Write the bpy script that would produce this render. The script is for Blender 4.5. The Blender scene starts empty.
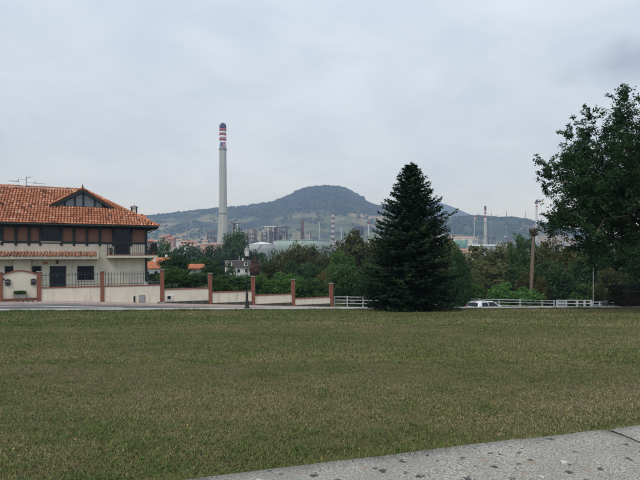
import bpy, math, random
import numpy as np
from mathutils import Vector, Matrix

sc = bpy.context.scene
R = math.radians
rnd = random.Random(7)
rng = np.random.default_rng(11)
PI = math.pi

# ------------------------------------------------------------------ camera, sky, sun, exposure
EYE = 1.6
F = 490.0
HOR = 255.0
cam_d = bpy.data.cameras.new('camera')
cam = bpy.data.objects.new('camera', cam_d)
sc.collection.objects.link(cam)
cam.location = (0, 0, EYE)
cam.rotation_euler = (R(90), 0, 0)
cam_d.sensor_width = 36.0
cam_d.lens = F / 640 * 36.0
cam_d.shift_y = (HOR - 240) / 640
cam_d.clip_start = 0.05
cam_d.clip_end = 20000
sc.camera = cam

SUN_EL, SUN_AZ = R(52), R(215)          # azimuth clockwise from +Y
wd = bpy.data.worlds.new('World')
sc.world = wd
wd.use_nodes = True
nt = wd.node_tree
nt.nodes.clear()
N = nt.nodes.new
Lk = nt.links.new
out = N('ShaderNodeOutputWorld')
sky = N('ShaderNodeTexSky')
sky.sky_type = 'NISHITA'
sky.sun_disc = False
sky.sun_elevation = SUN_EL
sky.sun_rotation = SUN_AZ
bg_sky = N('ShaderNodeBackground')
bg_sky.inputs['Strength'].default_value = 0.09
Lk(sky.outputs['Color'], bg_sky.inputs['Color'])
tc = N('ShaderNodeTexCoord')
sep = N('ShaderNodeSeparateXYZ')
Lk(tc.outputs['Generated'], sep.inputs[0])
def wmath(op, a, b=None, c=None):
    m = N('ShaderNodeMath'); m.operation = op
    for i, v in enumerate((a, b, c)):
        if v is None: continue
        if hasattr(v, 'node'): Lk(v, m.inputs[i])
        else: m.inputs[i].default_value = v
    return m.outputs[0]
zc = wmath('MAXIMUM', sep.outputs['Z'], 0.0)
den = wmath('ADD', zc, 0.22)
cx = wmath('DIVIDE', sep.outputs['X'], den)
cy = wmath('DIVIDE', sep.outputs['Y'], den)
comb = N('ShaderNodeCombineXYZ')
Lk(cx, comb.inputs[0]); Lk(cy, comb.inputs[1])
def wnoise(scale, detail, rough, dist):
    n = N('ShaderNodeTexNoise')
    n.inputs['Scale'].default_value = scale; n.inputs['Detail'].default_value = detail
    n.inputs['Roughness'].default_value = rough; n.inputs['Distortion'].default_value = dist
    Lk(comb.outputs[0], n.inputs['Vector'])
    return n.outputs['Fac']
n1 = wnoise(0.75, 6, 0.55, 0.4)
n2 = wnoise(2.6, 7, 0.6, 0.6)
cl = wmath('ADD', wmath('MULTIPLY', n1, 0.65), wmath('MULTIPLY', n2, 0.35))
ramp = N('ShaderNodeValToRGB')
ramp.color_ramp.elements[0].position = 0.36
ramp.color_ramp.elements[0].color = (0.53, 0.63, 0.76, 1)
ramp.color_ramp.elements[1].position = 0.60
ramp.color_ramp.elements[1].color = (0.74, 0.82, 0.93, 1)
Lk(cl, ramp.inputs[0])
# one darker ragged scud of cloud
dv = N('ShaderNodeVectorMath'); dv.operation = 'SUBTRACT'
dv.inputs[1].default_value = Vector((0.60, 1.0, 0.385)).normalized()
Lk(tc.outputs['Generated'], dv.inputs[0])
ds = N('ShaderNodeVectorMath'); ds.operation = 'MULTIPLY'
ds.inputs[1].default_value = (10.0, 10.0, 27.0)
Lk(dv.outputs[0], ds.inputs[0])
dl = N('ShaderNodeVectorMath'); dl.operation = 'LENGTH'
Lk(ds.outputs[0], dl.inputs[0])
n3 = N('ShaderNodeTexNoise'); n3.inputs['Scale'].default_value = 11; n3.inputs['Detail'].default_value = 5
Lk(tc.outputs['Generated'], n3.inputs['Vector'])
sd = wmath('ADD', dl.outputs['Value'], wmath('MULTIPLY', wmath('SUBTRACT', n3.outputs['Fac'], 0.5), 1.9))
scud = wmath('MULTIPLY', wmath('SUBTRACT', 1.0, wmath('MINIMUM', wmath('MAXIMUM', sd, 0.0), 1.0)), 1.0)
mixs = N('ShaderNodeMix'); mixs.data_type = 'RGBA'
Lk(scud, mixs.inputs[0]); Lk(ramp.outputs[0], mixs.inputs[6])
mixs.inputs[7].default_value = (0.38, 0.45, 0.57, 1)
# overcast: brighter overhead, a little whiter towards the horizon
lift = wmath('ADD', 1.0, wmath('MULTIPLY', wmath('MULTIPLY', zc, zc), 0.6))
hz = wmath('POWER', wmath('SUBTRACT', 1.0, wmath('MINIMUM', zc, 1.0)), 7.0)
mixh = N('ShaderNodeMix'); mixh.data_type = 'RGBA'
Lk(wmath('MULTIPLY', hz, 0.6), mixh.inputs[0]); Lk(mixs.outputs[2], mixh.inputs[6])
mixh.inputs[7].default_value = (0.78, 0.72, 0.80, 1)
bg_cl = N('ShaderNodeBackground')
Lk(mixh.outputs[2], bg_cl.inputs['Color'])
Lk(lift, bg_cl.inputs['Strength'])
ms = N('ShaderNodeMixShader')
ms.inputs[0].default_value = 0.90
Lk(bg_sky.outputs[0], ms.inputs[1]); Lk(bg_cl.outputs[0], ms.inputs[2])
Lk(ms.outputs[0], out.inputs['Surface'])

sl = bpy.data.lights.new('sun', 'SUN')
sl.energy = 1.45
sl.angle = R(18)
sl.color = (1.0, 0.96, 0.9)
sun = bpy.data.objects.new('sun', sl)
sc.collection.objects.link(sun)
sdir = Vector((math.sin(SUN_AZ) * math.cos(SUN_EL), math.cos(SUN_AZ) * math.cos(SUN_EL), math.sin(SUN_EL)))
sun.rotation_euler = sdir.to_track_quat('Z', 'Y').to_euler()

vs = sc.view_settings
vs.view_transform = 'Standard'
vs.look = 'None'
vs.exposure = 0.0
vs.gamma = 1.0
vs.use_curve_mapping = False
cy_ = sc.cycles
cy_.max_bounces = 6
cy_.diffuse_bounces = 3
cy_.glossy_bounces = 2
cy_.transmission_bounces = 4
cy_.volume_bounces = 1
cy_.transparent_max_bounces = 6
cy_.caustics_reflective = False
cy_.caustics_refractive = False
cy_.use_denoising = True

# ------------------------------------------------------------------ helpers
C = sc.collection
def at(px, py, d):
    """a point d metres ahead that the lens sees at (px, py)"""
    return Vector(((px - 320) / F * d, d, EYE + (HOR - py) / F * d))

def link(o, parent=None):
    C.objects.link(o)
    if parent is not None: o.parent = parent
    return o
def tag(o, label=None, cat=None, group=None, kind=None):
    if label: o['label'] = label
    if cat: o['category'] = cat
    if group: o['group'] = group
    if kind: o['kind'] = kind
    return o
def thing(name, label, cat, loc=(0, 0, 0), rz=0.0, group=None):
    o = bpy.data.objects.new(name, None)
    o.empty_display_size = 0.2
    link(o); o.location = loc; o.rotation_euler = (0, 0, rz)
    return tag(o, label, cat, group)

class MB:
    def __init__(s): s.v = []; s.f = []
    def box(s, x0, x1, y0, y1, z0, z1):
        b = len(s.v)
        s.v += [(x0, y0, z0), (x1, y0, z0), (x1, y1, z0), (x0, y1, z0), (x0, y0, z1), (x1, y0, z1), (x1, y1, z1), (x0, y1, z1)]
        s.f += [tuple(b + i for i in q) for q in ((0, 3, 2, 1), (4, 5, 6, 7), (0, 1, 5, 4), (1, 2, 6, 5), (2, 3, 7, 6), (3, 0, 4, 7))]
        return s
    def prism(s, poly, a, b, axis='y'):
        """poly in (x,z) swept along y from a to b, or in (y,z) along x, or (x,y) along z"""
        k = len(s.v); n = len(poly)
        for t in (a, b):
            for p, q in poly:
                s.v.append({'y': (p, t, q), 'x': (t, p, q), 'z': (p, q, t)}[axis])
        s.f.append(tuple(range(k, k + n))); s.f.append(tuple(range(k + 2 * n - 1, k + n - 1, -1)))
        for i in range(n):
            j = (i + 1) % n
            s.f.append((k + i, k + n + i, k + n + j, k + j))
        return s
    def tube(s, p0, p1, r0, r1=None, n=6, cap=True):
        r1 = r0 if r1 is None else r1
        p0, p1 = Vector(p0), Vector(p1)
        z = (p1 - p0).normalized()
        x = z.orthogonal().normalized(); y = z.cross(x)
        k = len(s.v)
        for p, r in ((p0, r0), (p1, r1)):
            for i in range(n):
                a = 2 * PI * i / n
                s.v.append(tuple(p + x * (r * math.cos(a)) + y * (r * math.sin(a))))
        for i in range(n):
            j = (i + 1) % n
            s.f.append((k + i, k + j, k + n + j, k + n + i))
        if cap:
            s.f.append(tuple(range(k + n - 1, k - 1, -1))); s.f.append(tuple(range(k + n, k + 2 * n)))
        return s
    def lathe(s, prof, c=(0, 0, 0), n=16):
        k = len(s.v)
        for r, z in prof:
            for i in range(n):
                a = 2 * PI * i / n
                s.v.append((c[0] + r * math.cos(a), c[1] + r * math.sin(a), c[2] + z))
        for m in range(len(prof) - 1):
            for i in range(n):
                j = (i + 1) % n
                s.f.append((k + m * n + i, k + m * n + j, k + (m + 1) * n + j, k + (m + 1) * n + i))
        s.f.append(tuple(range(k + n - 1, k - 1, -1)))
        e = k + (len(prof) - 1) * n
        s.f.append(tuple(range(e, e + n)))
        return s
    def poly(s, pts):
        k = len(s.v); s.v += [tuple(p) for p in pts]; s.f.append(tuple(range(k, k + len(pts)))); return s
    def mesh(s, name, m, smooth=False):
        me = bpy.data.meshes.new(name)
        me.from_pydata(s.v, [], s.f)
        if m: me.materials.append(m)
        if smooth:
            me.polygons.foreach_set('use_smooth', [True] * len(me.polygons))
        me.update()
        return me
    def build(s, name, m, parent=None, loc=None, smooth=False, bevel=0.0):
        o = bpy.data.objects.new(name, s.mesh(name, m, smooth))
        link(o, parent)
        if loc is not None: o.location = loc
        if bevel:
            md = o.modifiers.new('bevel', 'BEVEL'); md.width = bevel; md.segments = 2; md.limit_method = 'ANGLE'
        return o
def inst(me, name, parent=None, loc=(0, 0, 0), rz=0, scale=(1, 1, 1)):
    o = bpy.data.objects.new(name, me); link(o, parent)
    o.location = loc; o.rotation_euler = (0, 0, rz); o.scale = scale
    return o

def np_mesh(name, V, Q, m, attrs=None, smooth=False):
    me = bpy.data.meshes.new(name)
    V = np.asarray(V, np.float32); Q = np.asarray(Q, np.int32)
    k = Q.shape[1]
    me.vertices.add(len(V)); me.vertices.foreach_set('co', V.ravel())
    me.loops.add(Q.size); me.loops.foreach_set('vertex_index', Q.ravel())
    me.polygons.add(len(Q)); me.polygons.foreach_set('loop_start', np.arange(0, Q.size, k, dtype=np.int32))
    if smooth: me.polygons.foreach_set('use_smooth', np.ones(len(Q), bool))
    for an, av in (attrs or {}).items():
        a = me.attributes.new(an, 'FLOAT', 'POINT'); a.data.foreach_set('value', np.asarray(av, np.float32))
    me.update(calc_edges=True)
    if m: me.materials.append(m)
    return me

def _h(ix, iy, seed):
    n = (ix * 374761393 + iy * 668265263 + seed * 144665) & 0x7fffffff
    n = ((n ^ (n >> 13)) * 1274126177) & 0x7fffffff
    return ((n ^ (n >> 16)) & 0xffff) / 65535.0
def vnoise(x, y, seed=0):
    x = np.asarray(x, float); y = np.asarray(y, float)
    ix = np.floor(x).astype(np.int64); iy = np.floor(y).astype(np.int64)
    fx = x - ix; fy = y - iy
    fx = fx * fx * (3 - 2 * fx); fy = fy * fy * (3 - 2 * fy)
    a = _h(ix, iy, seed); b = _h(ix + 1, iy, seed); c = _h(ix, iy + 1, seed); d = _h(ix + 1, iy + 1, seed)
    return (a * (1 - fx) + b * fx) * (1 - fy) + (c * (1 - fx) + d * fx) * fy
def fbm(x, y, seed=0, oct=4):
    s = 0; a = 0.5; t = 0
    for i in range(oct):
        s = s + a * vnoise(x, y, seed + i * 17); t += a; a *= 0.5; x = x * 2.03; y = y * 2.03
    return s / t
def sstep(a, b, x):
    t = np.clip((np.asarray(x, float) - a) / (b - a), 0, 1)
    return t * t * (3 - 2 * t)

# ------------------------------------------------------------------ materials
class NT:
    def __init__(s, name):
        s.m = bpy.data.materials.new(name); s.m.use_nodes = True
        s.t = s.m.node_tree; s.b = s.t.nodes['Principled BSDF']
    def n(s, t, **kw):
        o = s.t.nodes.new(t)
        for k, v in kw.items(): setattr(o, k, v)
        return o
    def l(s, a, b): s.t.links.new(a, b)
    def coord(s): return s.n('ShaderNodeTexCoord').outputs['Object']
    def noise(s, scale, detail=4, rough=0.55, vec=None, dist=0.0):
        o = s.n('ShaderNodeTexNoise'); o.inputs['Scale'].default_value = scale; o.inputs['Detail'].default_value = detail
        o.inputs['Roughness'].default_value = rough; o.inputs['Distortion'].default_value = dist
        s.l(vec if vec is not None else s.coord(), o.inputs['Vector'])
        return o.outputs['Fac']
    def ramp(s, fac, stops):
        o = s.n('ShaderNodeValToRGB'); e = o.color_ramp.elements
        while len(e) < len(stops): e.new(0.5)
        for q, (p, c) in zip(e, stops): q.position = p; q.color = (*c, 1) if len(c) == 3 else c
        s.l(fac, o.inputs[0]); return o.outputs[0]
    def math(s, op, a, b=None):
        o = s.n('ShaderNodeMath', operation=op)
        for i, v in enumerate((a, b)):
            if v is None: continue
            if hasattr(v, 'node'): s.l(v, o.inputs[i])
            else: o.inputs[i].default_value = v
        return o.outputs[0]
    def mix(s, f, a, b, blend='MIX'):
        o = s.n('ShaderNodeMix', data_type='RGBA', blend_type=blend)
        for i, v in ((0, f), (6, a), (7, b)):
            if hasattr(v, 'node'): s.l(v, o.inputs[i])
            else: o.inputs[i].default_value = v if i == 0 else ((*v, 1) if len(v) == 3 else v)
        return o.outputs[2]
    def bump(s, h, strength=0.3, dist=0.02):
        o = s.n('ShaderNodeBump'); o.inputs['Strength'].default_value = strength; o.inputs['Distance'].default_value = dist
        s.l(h, o.inputs['Height']); s.l(o.outputs[0], s.b.inputs['Normal'])
    def base(s, c, rough=0.8, spec=0.3, metal=0.0):
        if hasattr(c, 'node'): s.l(c, s.b.inputs['Base Color'])
        else: s.b.inputs['Base Color'].default_value = (*c, 1)
        s.b.inputs['Roughness'].default_value = rough
        s.b.inputs['Specular IOR Level'].default_value = spec
        s.b.inputs['Metallic'].default_value = metal
        return s.m

def sc3(c, k): return tuple(min(1, x * k) for x in c)
def plain(name, c, rough=0.75, scale=6.0, amt=0.15, spec=0.3, bump=0.0, metal=0.0, big=0.0):
    t = NT(name)
    f = t.noise(scale, 5)
    col = t.ramp(f, [(0.3, sc3(c, 1 - amt)), (0.7, sc3(c, 1 + amt))])
    if big:
        col = t.mix(t.ramp(t.noise(big, 4, 0.6), [(0.45, (0, 0, 0)), (0.7, (0.6, 0.6, 0.6))]), col, sc3(c, 0.62))
    t.base(col, rough, spec, metal)
    if bump: t.bump(f, bump, 0.01)
    return t.m

def foliage(name, dark, light, tip=None, transl=0.25):
    t = NT(name)
    a = t.n('ShaderNodeAttribute', attribute_name='tint').outputs['Fac']
    oi = t.n('ShaderNodeObjectInfo').outputs['Random']
    stops = [(0.15, dark), (0.75, light)] + ([(0.97, tip)] if tip else [])
    col = t.ramp(a, stops)
    hs = t.n('ShaderNodeHueSaturation')
    t.l(col, hs.inputs['Color'])
    t.l(t.math('ADD', 0.488, t.math('MULTIPLY', oi, 0.024)), hs.inputs['Hue'])
    t.l(t.math('ADD', 0.82, t.math('MULTIPLY', oi, 0.36)), hs.inputs['Value'])
    t.base(hs.outputs[0], 0.75, 0.12)
    tr = t.n('ShaderNodeBsdfTranslucent')
    t.l(hs.outputs[0], tr.inputs['Color'])
    mx = t.n('ShaderNodeMixShader'); mx.inputs[0].default_value = transl
    t.l(t.b.outputs[0], mx.inputs[1]); t.l(tr.outputs[0], mx.inputs[2])
    t.l(mx.outputs[0], t.t.nodes['Material Output'].inputs['Surface'])
    return t.m

M = {}
M['leaf_dark'] = foliage('leaf_dark', (0.015, 0.035, 0.013), (0.050, 0.094, 0.030))
M['leaf_mid'] = foliage('leaf_mid', (0.025, 0.056, 0.016), (0.077, 0.144, 0.040))
M['leaf_bright'] = foliage('leaf_bright', (0.035, 0.088, 0.020), (0.112, 0.225, 0.048))
M['leaf_olive'] = foliage('leaf_olive', (0.043, 0.053, 0.019), (0.131, 0.138, 0.048))
M['leaf_brown'] = foliage('leaf_brown', (0.032, 0.042, 0.017), (0.105, 0.115, 0.040)) #'leaf_brown', (0.045, 0.041, 0.020), (0.131, 0.110, 0.048))
M['leaf_yellow'] = foliage('leaf_yellow', (0.075, 0.081, 0.022), (0.237, 0.206, 0.056))
M['leaf_pink'] = foliage('leaf_pink', (0.075, 0.044, 0.037), (0.263, 0.156, 0.131))
M['leaf_oak'] = foliage('leaf_oak', (0.015, 0.037, 0.015), (0.048, 0.100, 0.033))
M['needle'] = foliage('needle', (0.006, 0.016, 0.010), (0.022, 0.050, 0.024), (0.060, 0.105, 0.040), 0.06)
M['hedge'] = foliage('hedge', (0.010, 0.020, 0.010), (0.028, 0.045, 0.018))
M['bark'] = plain('bark', (0.075, 0.055, 0.040), 0.95, 9, 0.4, 0.1, 0.6)
M['palm_bark'] = plain('palm_bark', (0.20, 0.155, 0.115), 0.95, 7, 0.4, 0.1, 0.6)
M['palm_stub'] = plain('palm_stub', (0.085, 0.060, 0.038), 0.95, 7, 0.4, 0.1)
def cream_mat():
    t = NT('cream'); v = t.coord(); c = (0.77, 0.70, 0.575)
    col = t.ramp(t.noise(1.3, 5, 0.55, v), [(0.3, sc3(c, 0.93)), (0.7, sc3(c, 1.07))])
    m = t.n('ShaderNodeMapping'); m.inputs['Scale'].default_value = (3.2, 3.2, 0.35); t.l(v, m.inputs[0])
    col = t.mix(t.ramp(t.noise(1.0, 6, 0.65, m.outputs[0]), [(0.52, (0, 0, 0)), (0.72, (0.5, 0.5, 0.5))]), col, (0.34, 0.30, 0.24))
    t.base(col, 0.9, 0.2); return t.m
M['cream'] = cream_mat()
M['cream_light'] = plain('cream_light', (0.72, 0.65, 0.53), 0.9, 1.5, 0.05, 0.2)
M['white_plaster'] = plain('white_plaster', (0.72, 0.71, 0.68), 0.9, 1.5, 0.06, 0.2)
M['timber'] = plain('timber', (0.022, 0.042, 0.040), 0.6, 4, 0.25, 0.3)
M['soffit'] = plain('soffit', (0.035, 0.032, 0.030), 0.8, 4, 0.25, 0.2)
M['dark_glass'] = NT('dark_glass').base((0.010, 0.014, 0.020), 0.15, 0.25)
M['grey_glass'] = NT('grey_glass').base((0.20, 0.25, 0.28), 0.10, 0.5)
M['shutter'] = plain('shutter', (0.014, 0.022, 0.028), 0.5, 3, 0.2)
M['iron'] = plain('iron', (0.030, 0.031, 0.032), 0.55, 12, 0.3, 0.4)
M['white_paint'] = plain('white_paint', (0.50, 0.50, 0.50), 0.5, 5, 0.08, 0.4, big=1.3)
M['grey_metal'] = plain('grey_metal', (0.34, 0.35, 0.36), 0.5, 6, 0.15, 0.4)
M['antenna'] = plain('antenna', (0.16, 0.18, 0.24), 0.5, 6, 0.1, 0.4)
M['brickred'] = plain('brickred', (0.26, 0.105, 0.070), 0.9, 14, 0.35, 0.2, 0.5)
M['lantern_glass'] = NT('lantern_glass').base((0.85, 0.85, 0.83), 0.25, 0.5)
M['sign_orange'] = plain('sign_orange', (0.50, 0.22, 0.05), 0.6, 5, 0.2)
M['stone_grey'] = plain('stone_grey', (0.27, 0.26, 0.24), 0.95, 5, 0.25, 0.2, 0.4)
M['flower_pink'] = plain('flower_pink', (0.4, 0.08, 0.10), 0.8, 5, 0.3)

def brick_mat():
    t = NT('brick_infill')
    b = t.n('ShaderNodeTexBrick'); b.inputs['Scale'].default_value = 1.0
    b.inputs['Brick Width'].default_value = 0.26; b.inputs['Row Height'].default_value = 0.085; b.inputs['Mortar Size'].default_value = 0.012
    b.inputs['Color1'].default_value = (0.27, 0.125, 0.085, 1); b.inputs['Color2'].default_value = (0.26, 0.125, 0.085, 1)
    b.inputs['Mortar'].default_value = (0.24, 0.17, 0.13, 1)
    mp = t.n('ShaderNodeMapping'); mp.inputs['Rotation'].default_value = (R(90), 0, 0)
    t.l(t.coord(), mp.inputs[0]); t.l(mp.outputs[0], b.inputs['Vector'])
    t.base(b.outputs[0], 0.9, 0.2); t.bump(b.outputs['Fac'], -0.3, 0.01)
    return t.m
M['brick_infill'] = brick_mat()
def tile_mat(name, k=1.0):
    t = NT(name)
    a = t.n('ShaderNodeAttribute', attribute_name='tint').outputs['Fac']
    col = t.ramp(a, [(0.0, sc3((0.17, 0.072, 0.045), k)), (0.35, sc3((0.42, 0.155, 0.080), k)), (0.75, sc3((0.58, 0.240, 0.130), k)), (1.0, sc3((0.68, 0.38, 0.25), k))])
    col = t.mix(t.ramp(t.noise(1.1, 5, 0.7), [(0.5, (0, 0, 0)), (0.75, (0.55, 0.55, 0.55))]), col, (0.17, 0.10, 0.075))
    t.base(col, 0.85, 0.2); return t.m
M['tile'] = tile_mat('tile')
M['tile_bed'] = plain('tile_bed', (0.15, 0.065, 0.042), 0.95, 4, 0.3)

def grass_mat():
    t = NT('grass_blade')
    a = t.n('ShaderNodeAttribute', attribute_name='tint').outputs['Fac']
    col = t.ramp(a, [(0.0, (0.030, 0.068, 0.012)), (0.25, (0.098, 0.155, 0.030)), (0.48, (0.172, 0.176, 0.056)), (0.68, (0.245, 0.185, 0.098)), (0.86, (0.37, 0.29, 0.175)), (1.0, (0.54, 0.47, 0.31))])
    t.base(col, 0.7, 0.15)
    return t.m
M['grass'] = grass_mat()
def soil_mat():
    t = NT('lawn_soil')
    v = t.coord()
    f = t.noise(0.35, 5, 0.6, v); g = t.noise(28, 6, 0.7, v); h = t.noise(2.2, 4, 0.6, v)
    col = t.ramp(t.math('ADD', t.math('MULTIPLY', f, 0.5), t.math('MULTIPLY', h, 0.5)),
                 [(0.38, (0.070, 0.085, 0.024)), (0.52, (0.120, 0.105, 0.048)), (0.64, (0.150, 0.110, 0.066))])
    col = t.mix(1.0, col, t.ramp(g, [(0.3, (0.25, 0.25, 0.25)), (0.7, (1.5, 1.5, 1.5))]), 'MULTIPLY')
    t.base(col, 0.95, 0.1); t.bump(g, 0.8, 0.03); return t.m
M['soil'] = soil_mat()
def ground_mat():
    t = NT('ground')
    v = t.coord()
    col = t.ramp(t.noise(0.012, 8, 0.6, v), [(0.35, (0.030, 0.050, 0.018)), (0.52, (0.060, 0.080, 0.030)), (0.68, (0.120, 0.110, 0.055))])
    t.base(col, 0.95, 0.1); return t.m
M['ground'] = ground_mat()
def asphalt_mat():
    t = NT('asphalt'); v = t.coord()
    col = t.ramp(t.noise(0.5, 6, 0.6, v), [(0.3, (0.085, 0.084, 0.084)), (0.7, (0.140, 0.137, 0.134))])
    t.base(col, 0.8, 0.3); t.bump(t.noise(60, 3, 0.6, v), 0.4, 0.01); return t.m
M['asphalt'] = asphalt_mat()
M['paving'] = plain('paving', (0.36, 0.29, 0.26), 0.9, 3, 0.15, 0.2, 0.2)
M['kerb'] = plain('kerb', (0.38, 0.37, 0.35), 0.9, 4, 0.18, 0.2, 0.3, big=0.8)
M['road_paint'] = plain('road_paint', (0.72, 0.72, 0.70), 0.7, 4, 0.12)
M['dirt'] = plain('dirt', (0.075, 0.060, 0.045), 0.95, 4, 0.3, 0.1, 0.4)
def slab_mat():
    t = NT('aggregate_concrete'); v = t.coord()
    fine = t.noise(62, 3, 0.85, v)
    col = t.ramp(fine, [(0.34, (0.060, 0.060, 0.055)), (0.45, (0.24, 0.228, 0.195)), (0.56, (0.40, 0.375, 0.325)), (0.68, (0.64, 0.61, 0.54))])
    col = t.mix(t.ramp(t.noise(2.0, 4, 0.6, v), [(0.38, (0, 0, 0)), (0.66, (0.62, 0.62, 0.62))]), col, (0.22, 0.205, 0.175))
    wv = t.n('ShaderNodeVectorMath', operation='ADD')
    nn = t.n('ShaderNodeTexNoise'); nn.inputs['Scale'].default_value = 22; t.l(v, nn.inputs['Vector'])
    sv = t.n('ShaderNodeVectorMath', operation='SCALE'); sv.inputs['Scale'].default_value = 0.075
    t.l(nn.outputs['Color'], sv.inputs[0]); t.l(v, wv.inputs[0]); t.l(sv.outputs[0], wv.inputs[1])
    def spots(scale, rad, keep, off):
        m = t.n('ShaderNodeMapping'); m.inputs['Location'].default_value = off; t.l(wv.outputs[0], m.inputs[0])
        q = t.n('ShaderNodeTexVoronoi'); q.inputs['Scale'].default_value = scale; q.inputs['Randomness'].default_value = 1.0
        t.l(m.outputs[0], q.inputs['Vector'])
        s3 = t.n('ShaderNodeSeparateColor'); t.l(q.outputs['Color'], s3.inputs[0])
        on = t.math('GREATER_THAN', s3.outputs[0], keep)
        rr = t.math('ADD', rad * 0.5, t.math('MULTIPLY', s3.outputs[1], rad))
        edge = t.n('ShaderNodeMapRange'); t.l(t.math('SUBTRACT', rr, q.outputs['Distance']), edge.inputs[0])
        edge.inputs[1].default_value = 0.0; edge.inputs[2].default_value = 0.08
        return t.math('MULTIPLY', on, edge.outputs[0])
    col = t.mix(t.math('MULTIPLY', spots(6.5, 0.24, 0.66, (3, 1, 0)), 0.40), col, (0.30, 0.195, 0.135))
    col = t.mix(t.math('MULTIPLY', spots(9, 0.2, 0.93, (5, 7, 0)), 0.7), col, (0.62, 0.60, 0.52))
    col = t.mix(t.math('MULTIPLY', spots(14, 0.24, 0.78, (9, 4, 0)), 0.85), col, (0.045, 0.048, 0.050))
    col = t.mix(t.math('MULTIPLY', spots(8.5, 0.24, 0.66, (0, 0, 0)), 0.82), col, (0.030, 0.025, 0.028))
    t.base(col, 0.9, 0.2); t.bump(fine, 0.6, 0.006); return t.m
M['slab'] = slab_mat()
def hill_mat(name, forest, lo, hi, seedoff, forest_z):
    t = NT(name); v = t.coord()
    m = t.n('ShaderNodeMapping'); m.inputs['Location'].default_value = seedoff; m.inputs['Scale'].default_value = (1, 0.45, 3.0); t.l(v, m.inputs[0])
    vor = t.n('ShaderNodeTexVoronoi'); vor.inputs['Scale'].default_value = 0.009
    nn = t.n('ShaderNodeTexNoise'); nn.inputs['Scale'].default_value = 0.008; nn.inputs['Detail'].default_value = 6; t.l(m.outputs[0], nn.inputs['Vector'])
    sv = t.n('ShaderNodeVectorMath', operation='SCALE'); sv.inputs['Scale'].default_value = 120.0; t.l(nn.outputs['Color'], sv.inputs[0])
    av = t.n('ShaderNodeVectorMath', operation='ADD'); t.l(m.outputs[0], av.inputs[0]); t.l(sv.outputs[0], av.inputs[1])
    t.l(av.outputs[0], vor.inputs['Vector'])
    s3 = t.n('ShaderNodeSeparateColor'); t.l(vor.outputs['Color'], s3.inputs[0])
    field = t.ramp(s3.outputs[0], [(0.0, lo), (0.45, sc3(lo, 1.5)), (0.8, hi), (1.0, sc3(hi, 1.25))])
    big = t.noise(0.0042, 7, 0.62, m.outputs[0])
    sp = t.n('ShaderNodeSeparateXYZ'); t.l(v, sp.inputs[0])
    hz_ = t.math('DIVIDE', sp.outputs[2], forest_z)
    fm = t.math('ADD', t.math('MULTIPLY', big, 1.8), t.math('SUBTRACT', t.math('MULTIPLY', hz_, 0.42), 0.69))
    fm = t.ramp(fm, [(0.42, (0, 0, 0)), (0.56, (1, 1, 1))])
    fr = t.ramp(t.noise(0.022, 8, 0.75, v), [(0.32, sc3(forest, 0.35)), (0.5, forest), (0.68, sc3(forest, 2.3))])
    t.base(t.mix(fm, field, fr), 0.95, 0.05)
    return t.m
M['hill'] = hill_mat('hill_cover', (0.022, 0.032, 0.020), (0.075, 0.085, 0.035), (0.20, 0.16, 0.095), (300, 100, 0), 200.0)
M['hill_right'] = hill_mat('hill_cover_right', (0.030, 0.046, 0.024), (0.065, 0.075, 0.035), (0.17, 0.13, 0.085), (900, 400, 0), 130.0)
M['hill_far'] = hill_mat('hill_cover_far', (0.028, 0.042, 0.024), (0.050, 0.062, 0.03), (0.08, 0.08, 0.05), (100, 900, 0), 200.0)
M['wood'] = plain('distant_wood', (0.030, 0.050, 0.022), 0.95, 0.4, 0.4, 0.05)

# ------------------------------------------------------------------ terrain
def lawn_z(Y): return 0.25 - 0.0625 * np.maximum(Y, 4.0)
def kerb_y(X): return 27.1 + 0.098 * X
def road_z(X, Y): return 0.25 - 0.0625 * Y - 0.043 * np.clip(np.asarray(X, float) + 19, 0, 70)
def wall_y(X): return np.where(np.asarray(X) < 1.03, 46.1 + 0.488 * np.asarray(X), 46.6 + 0.2 * (np.asarray(X) - 1.03))
PLAIN = -17.0
def ground_z(X, Y):
    X = np.asarray(X, float); Y = np.asarray(Y, float)
    ky, wy = kerb_y(X), wall_y(X)
    z = np.where(Y < ky + 0.4, np.minimum(lawn_z(Y), 0.0) - 0.3, road_z(X, Y) - 0.3)
    z = np.where((Y >= ky - 1.5) & (Y < ky + 0.4), np.minimum(z, road_z(X, Y) - 0.3), z)
    dist = Y - wy
    rw = road_z(X, wy) - 0.2
    valley = rw - (rw - PLAIN) * sstep(6, 95, dist)
    valley = valley + (fbm(X / 40, Y / 40, 5) - 0.5) * 2.0 * sstep(20, 90, dist)
    plot = sstep(-3.0, -12.0, X + (Y - 43) * 0.30) * (1 - sstep(18, 70, dist))
    garden = valley * (1 - plot) + (-1.25) * plot
    z = np.where(dist > 0.2, rw + (garden - rw) * sstep(0.2, 1.2, dist), z)
    return z
def gz(X, Y): return float(ground_z(X, Y))

def grid_mesh(name, xs, ys, zf, m, smooth=True, mask=None):
    X, Y = np.meshgrid(xs, ys)
    V = np.stack([X, Y, zf(X, Y)], -1).reshape(-1, 3)
    nx = len(xs); i, j = np.meshgrid(np.arange(nx - 1), np.arange(len(ys) - 1))
    a = (j * nx + i).ravel()
    Q = np.stack([a, a + 1, a + nx + 1, a + nx], -1)
    return np_mesh(name, V, Q, m, smooth=smooth)

far = np.array([200, 260, 340, 450, 600, 800, 1100, 1500, 2100, 3000, 4200, 5800, 7000.])
xs = np.concatenate([-far[::-1], np.arange(-150, -60, 6.), np.arange(-60, 60.5, 1.0), np.arange(66, 151, 6.), far])
ys = np.concatenate([[-400, -200, -100, -50, -20], np.arange(-10, 110, 1.0), np.arange(110, 200, 5.), far])
o = bpy.data.objects.new('ground', grid_mesh('ground', xs, ys, ground_z, M['ground'])); link(o); tag(o, 'green valley floor running out to the hills', kind='structure')

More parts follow.
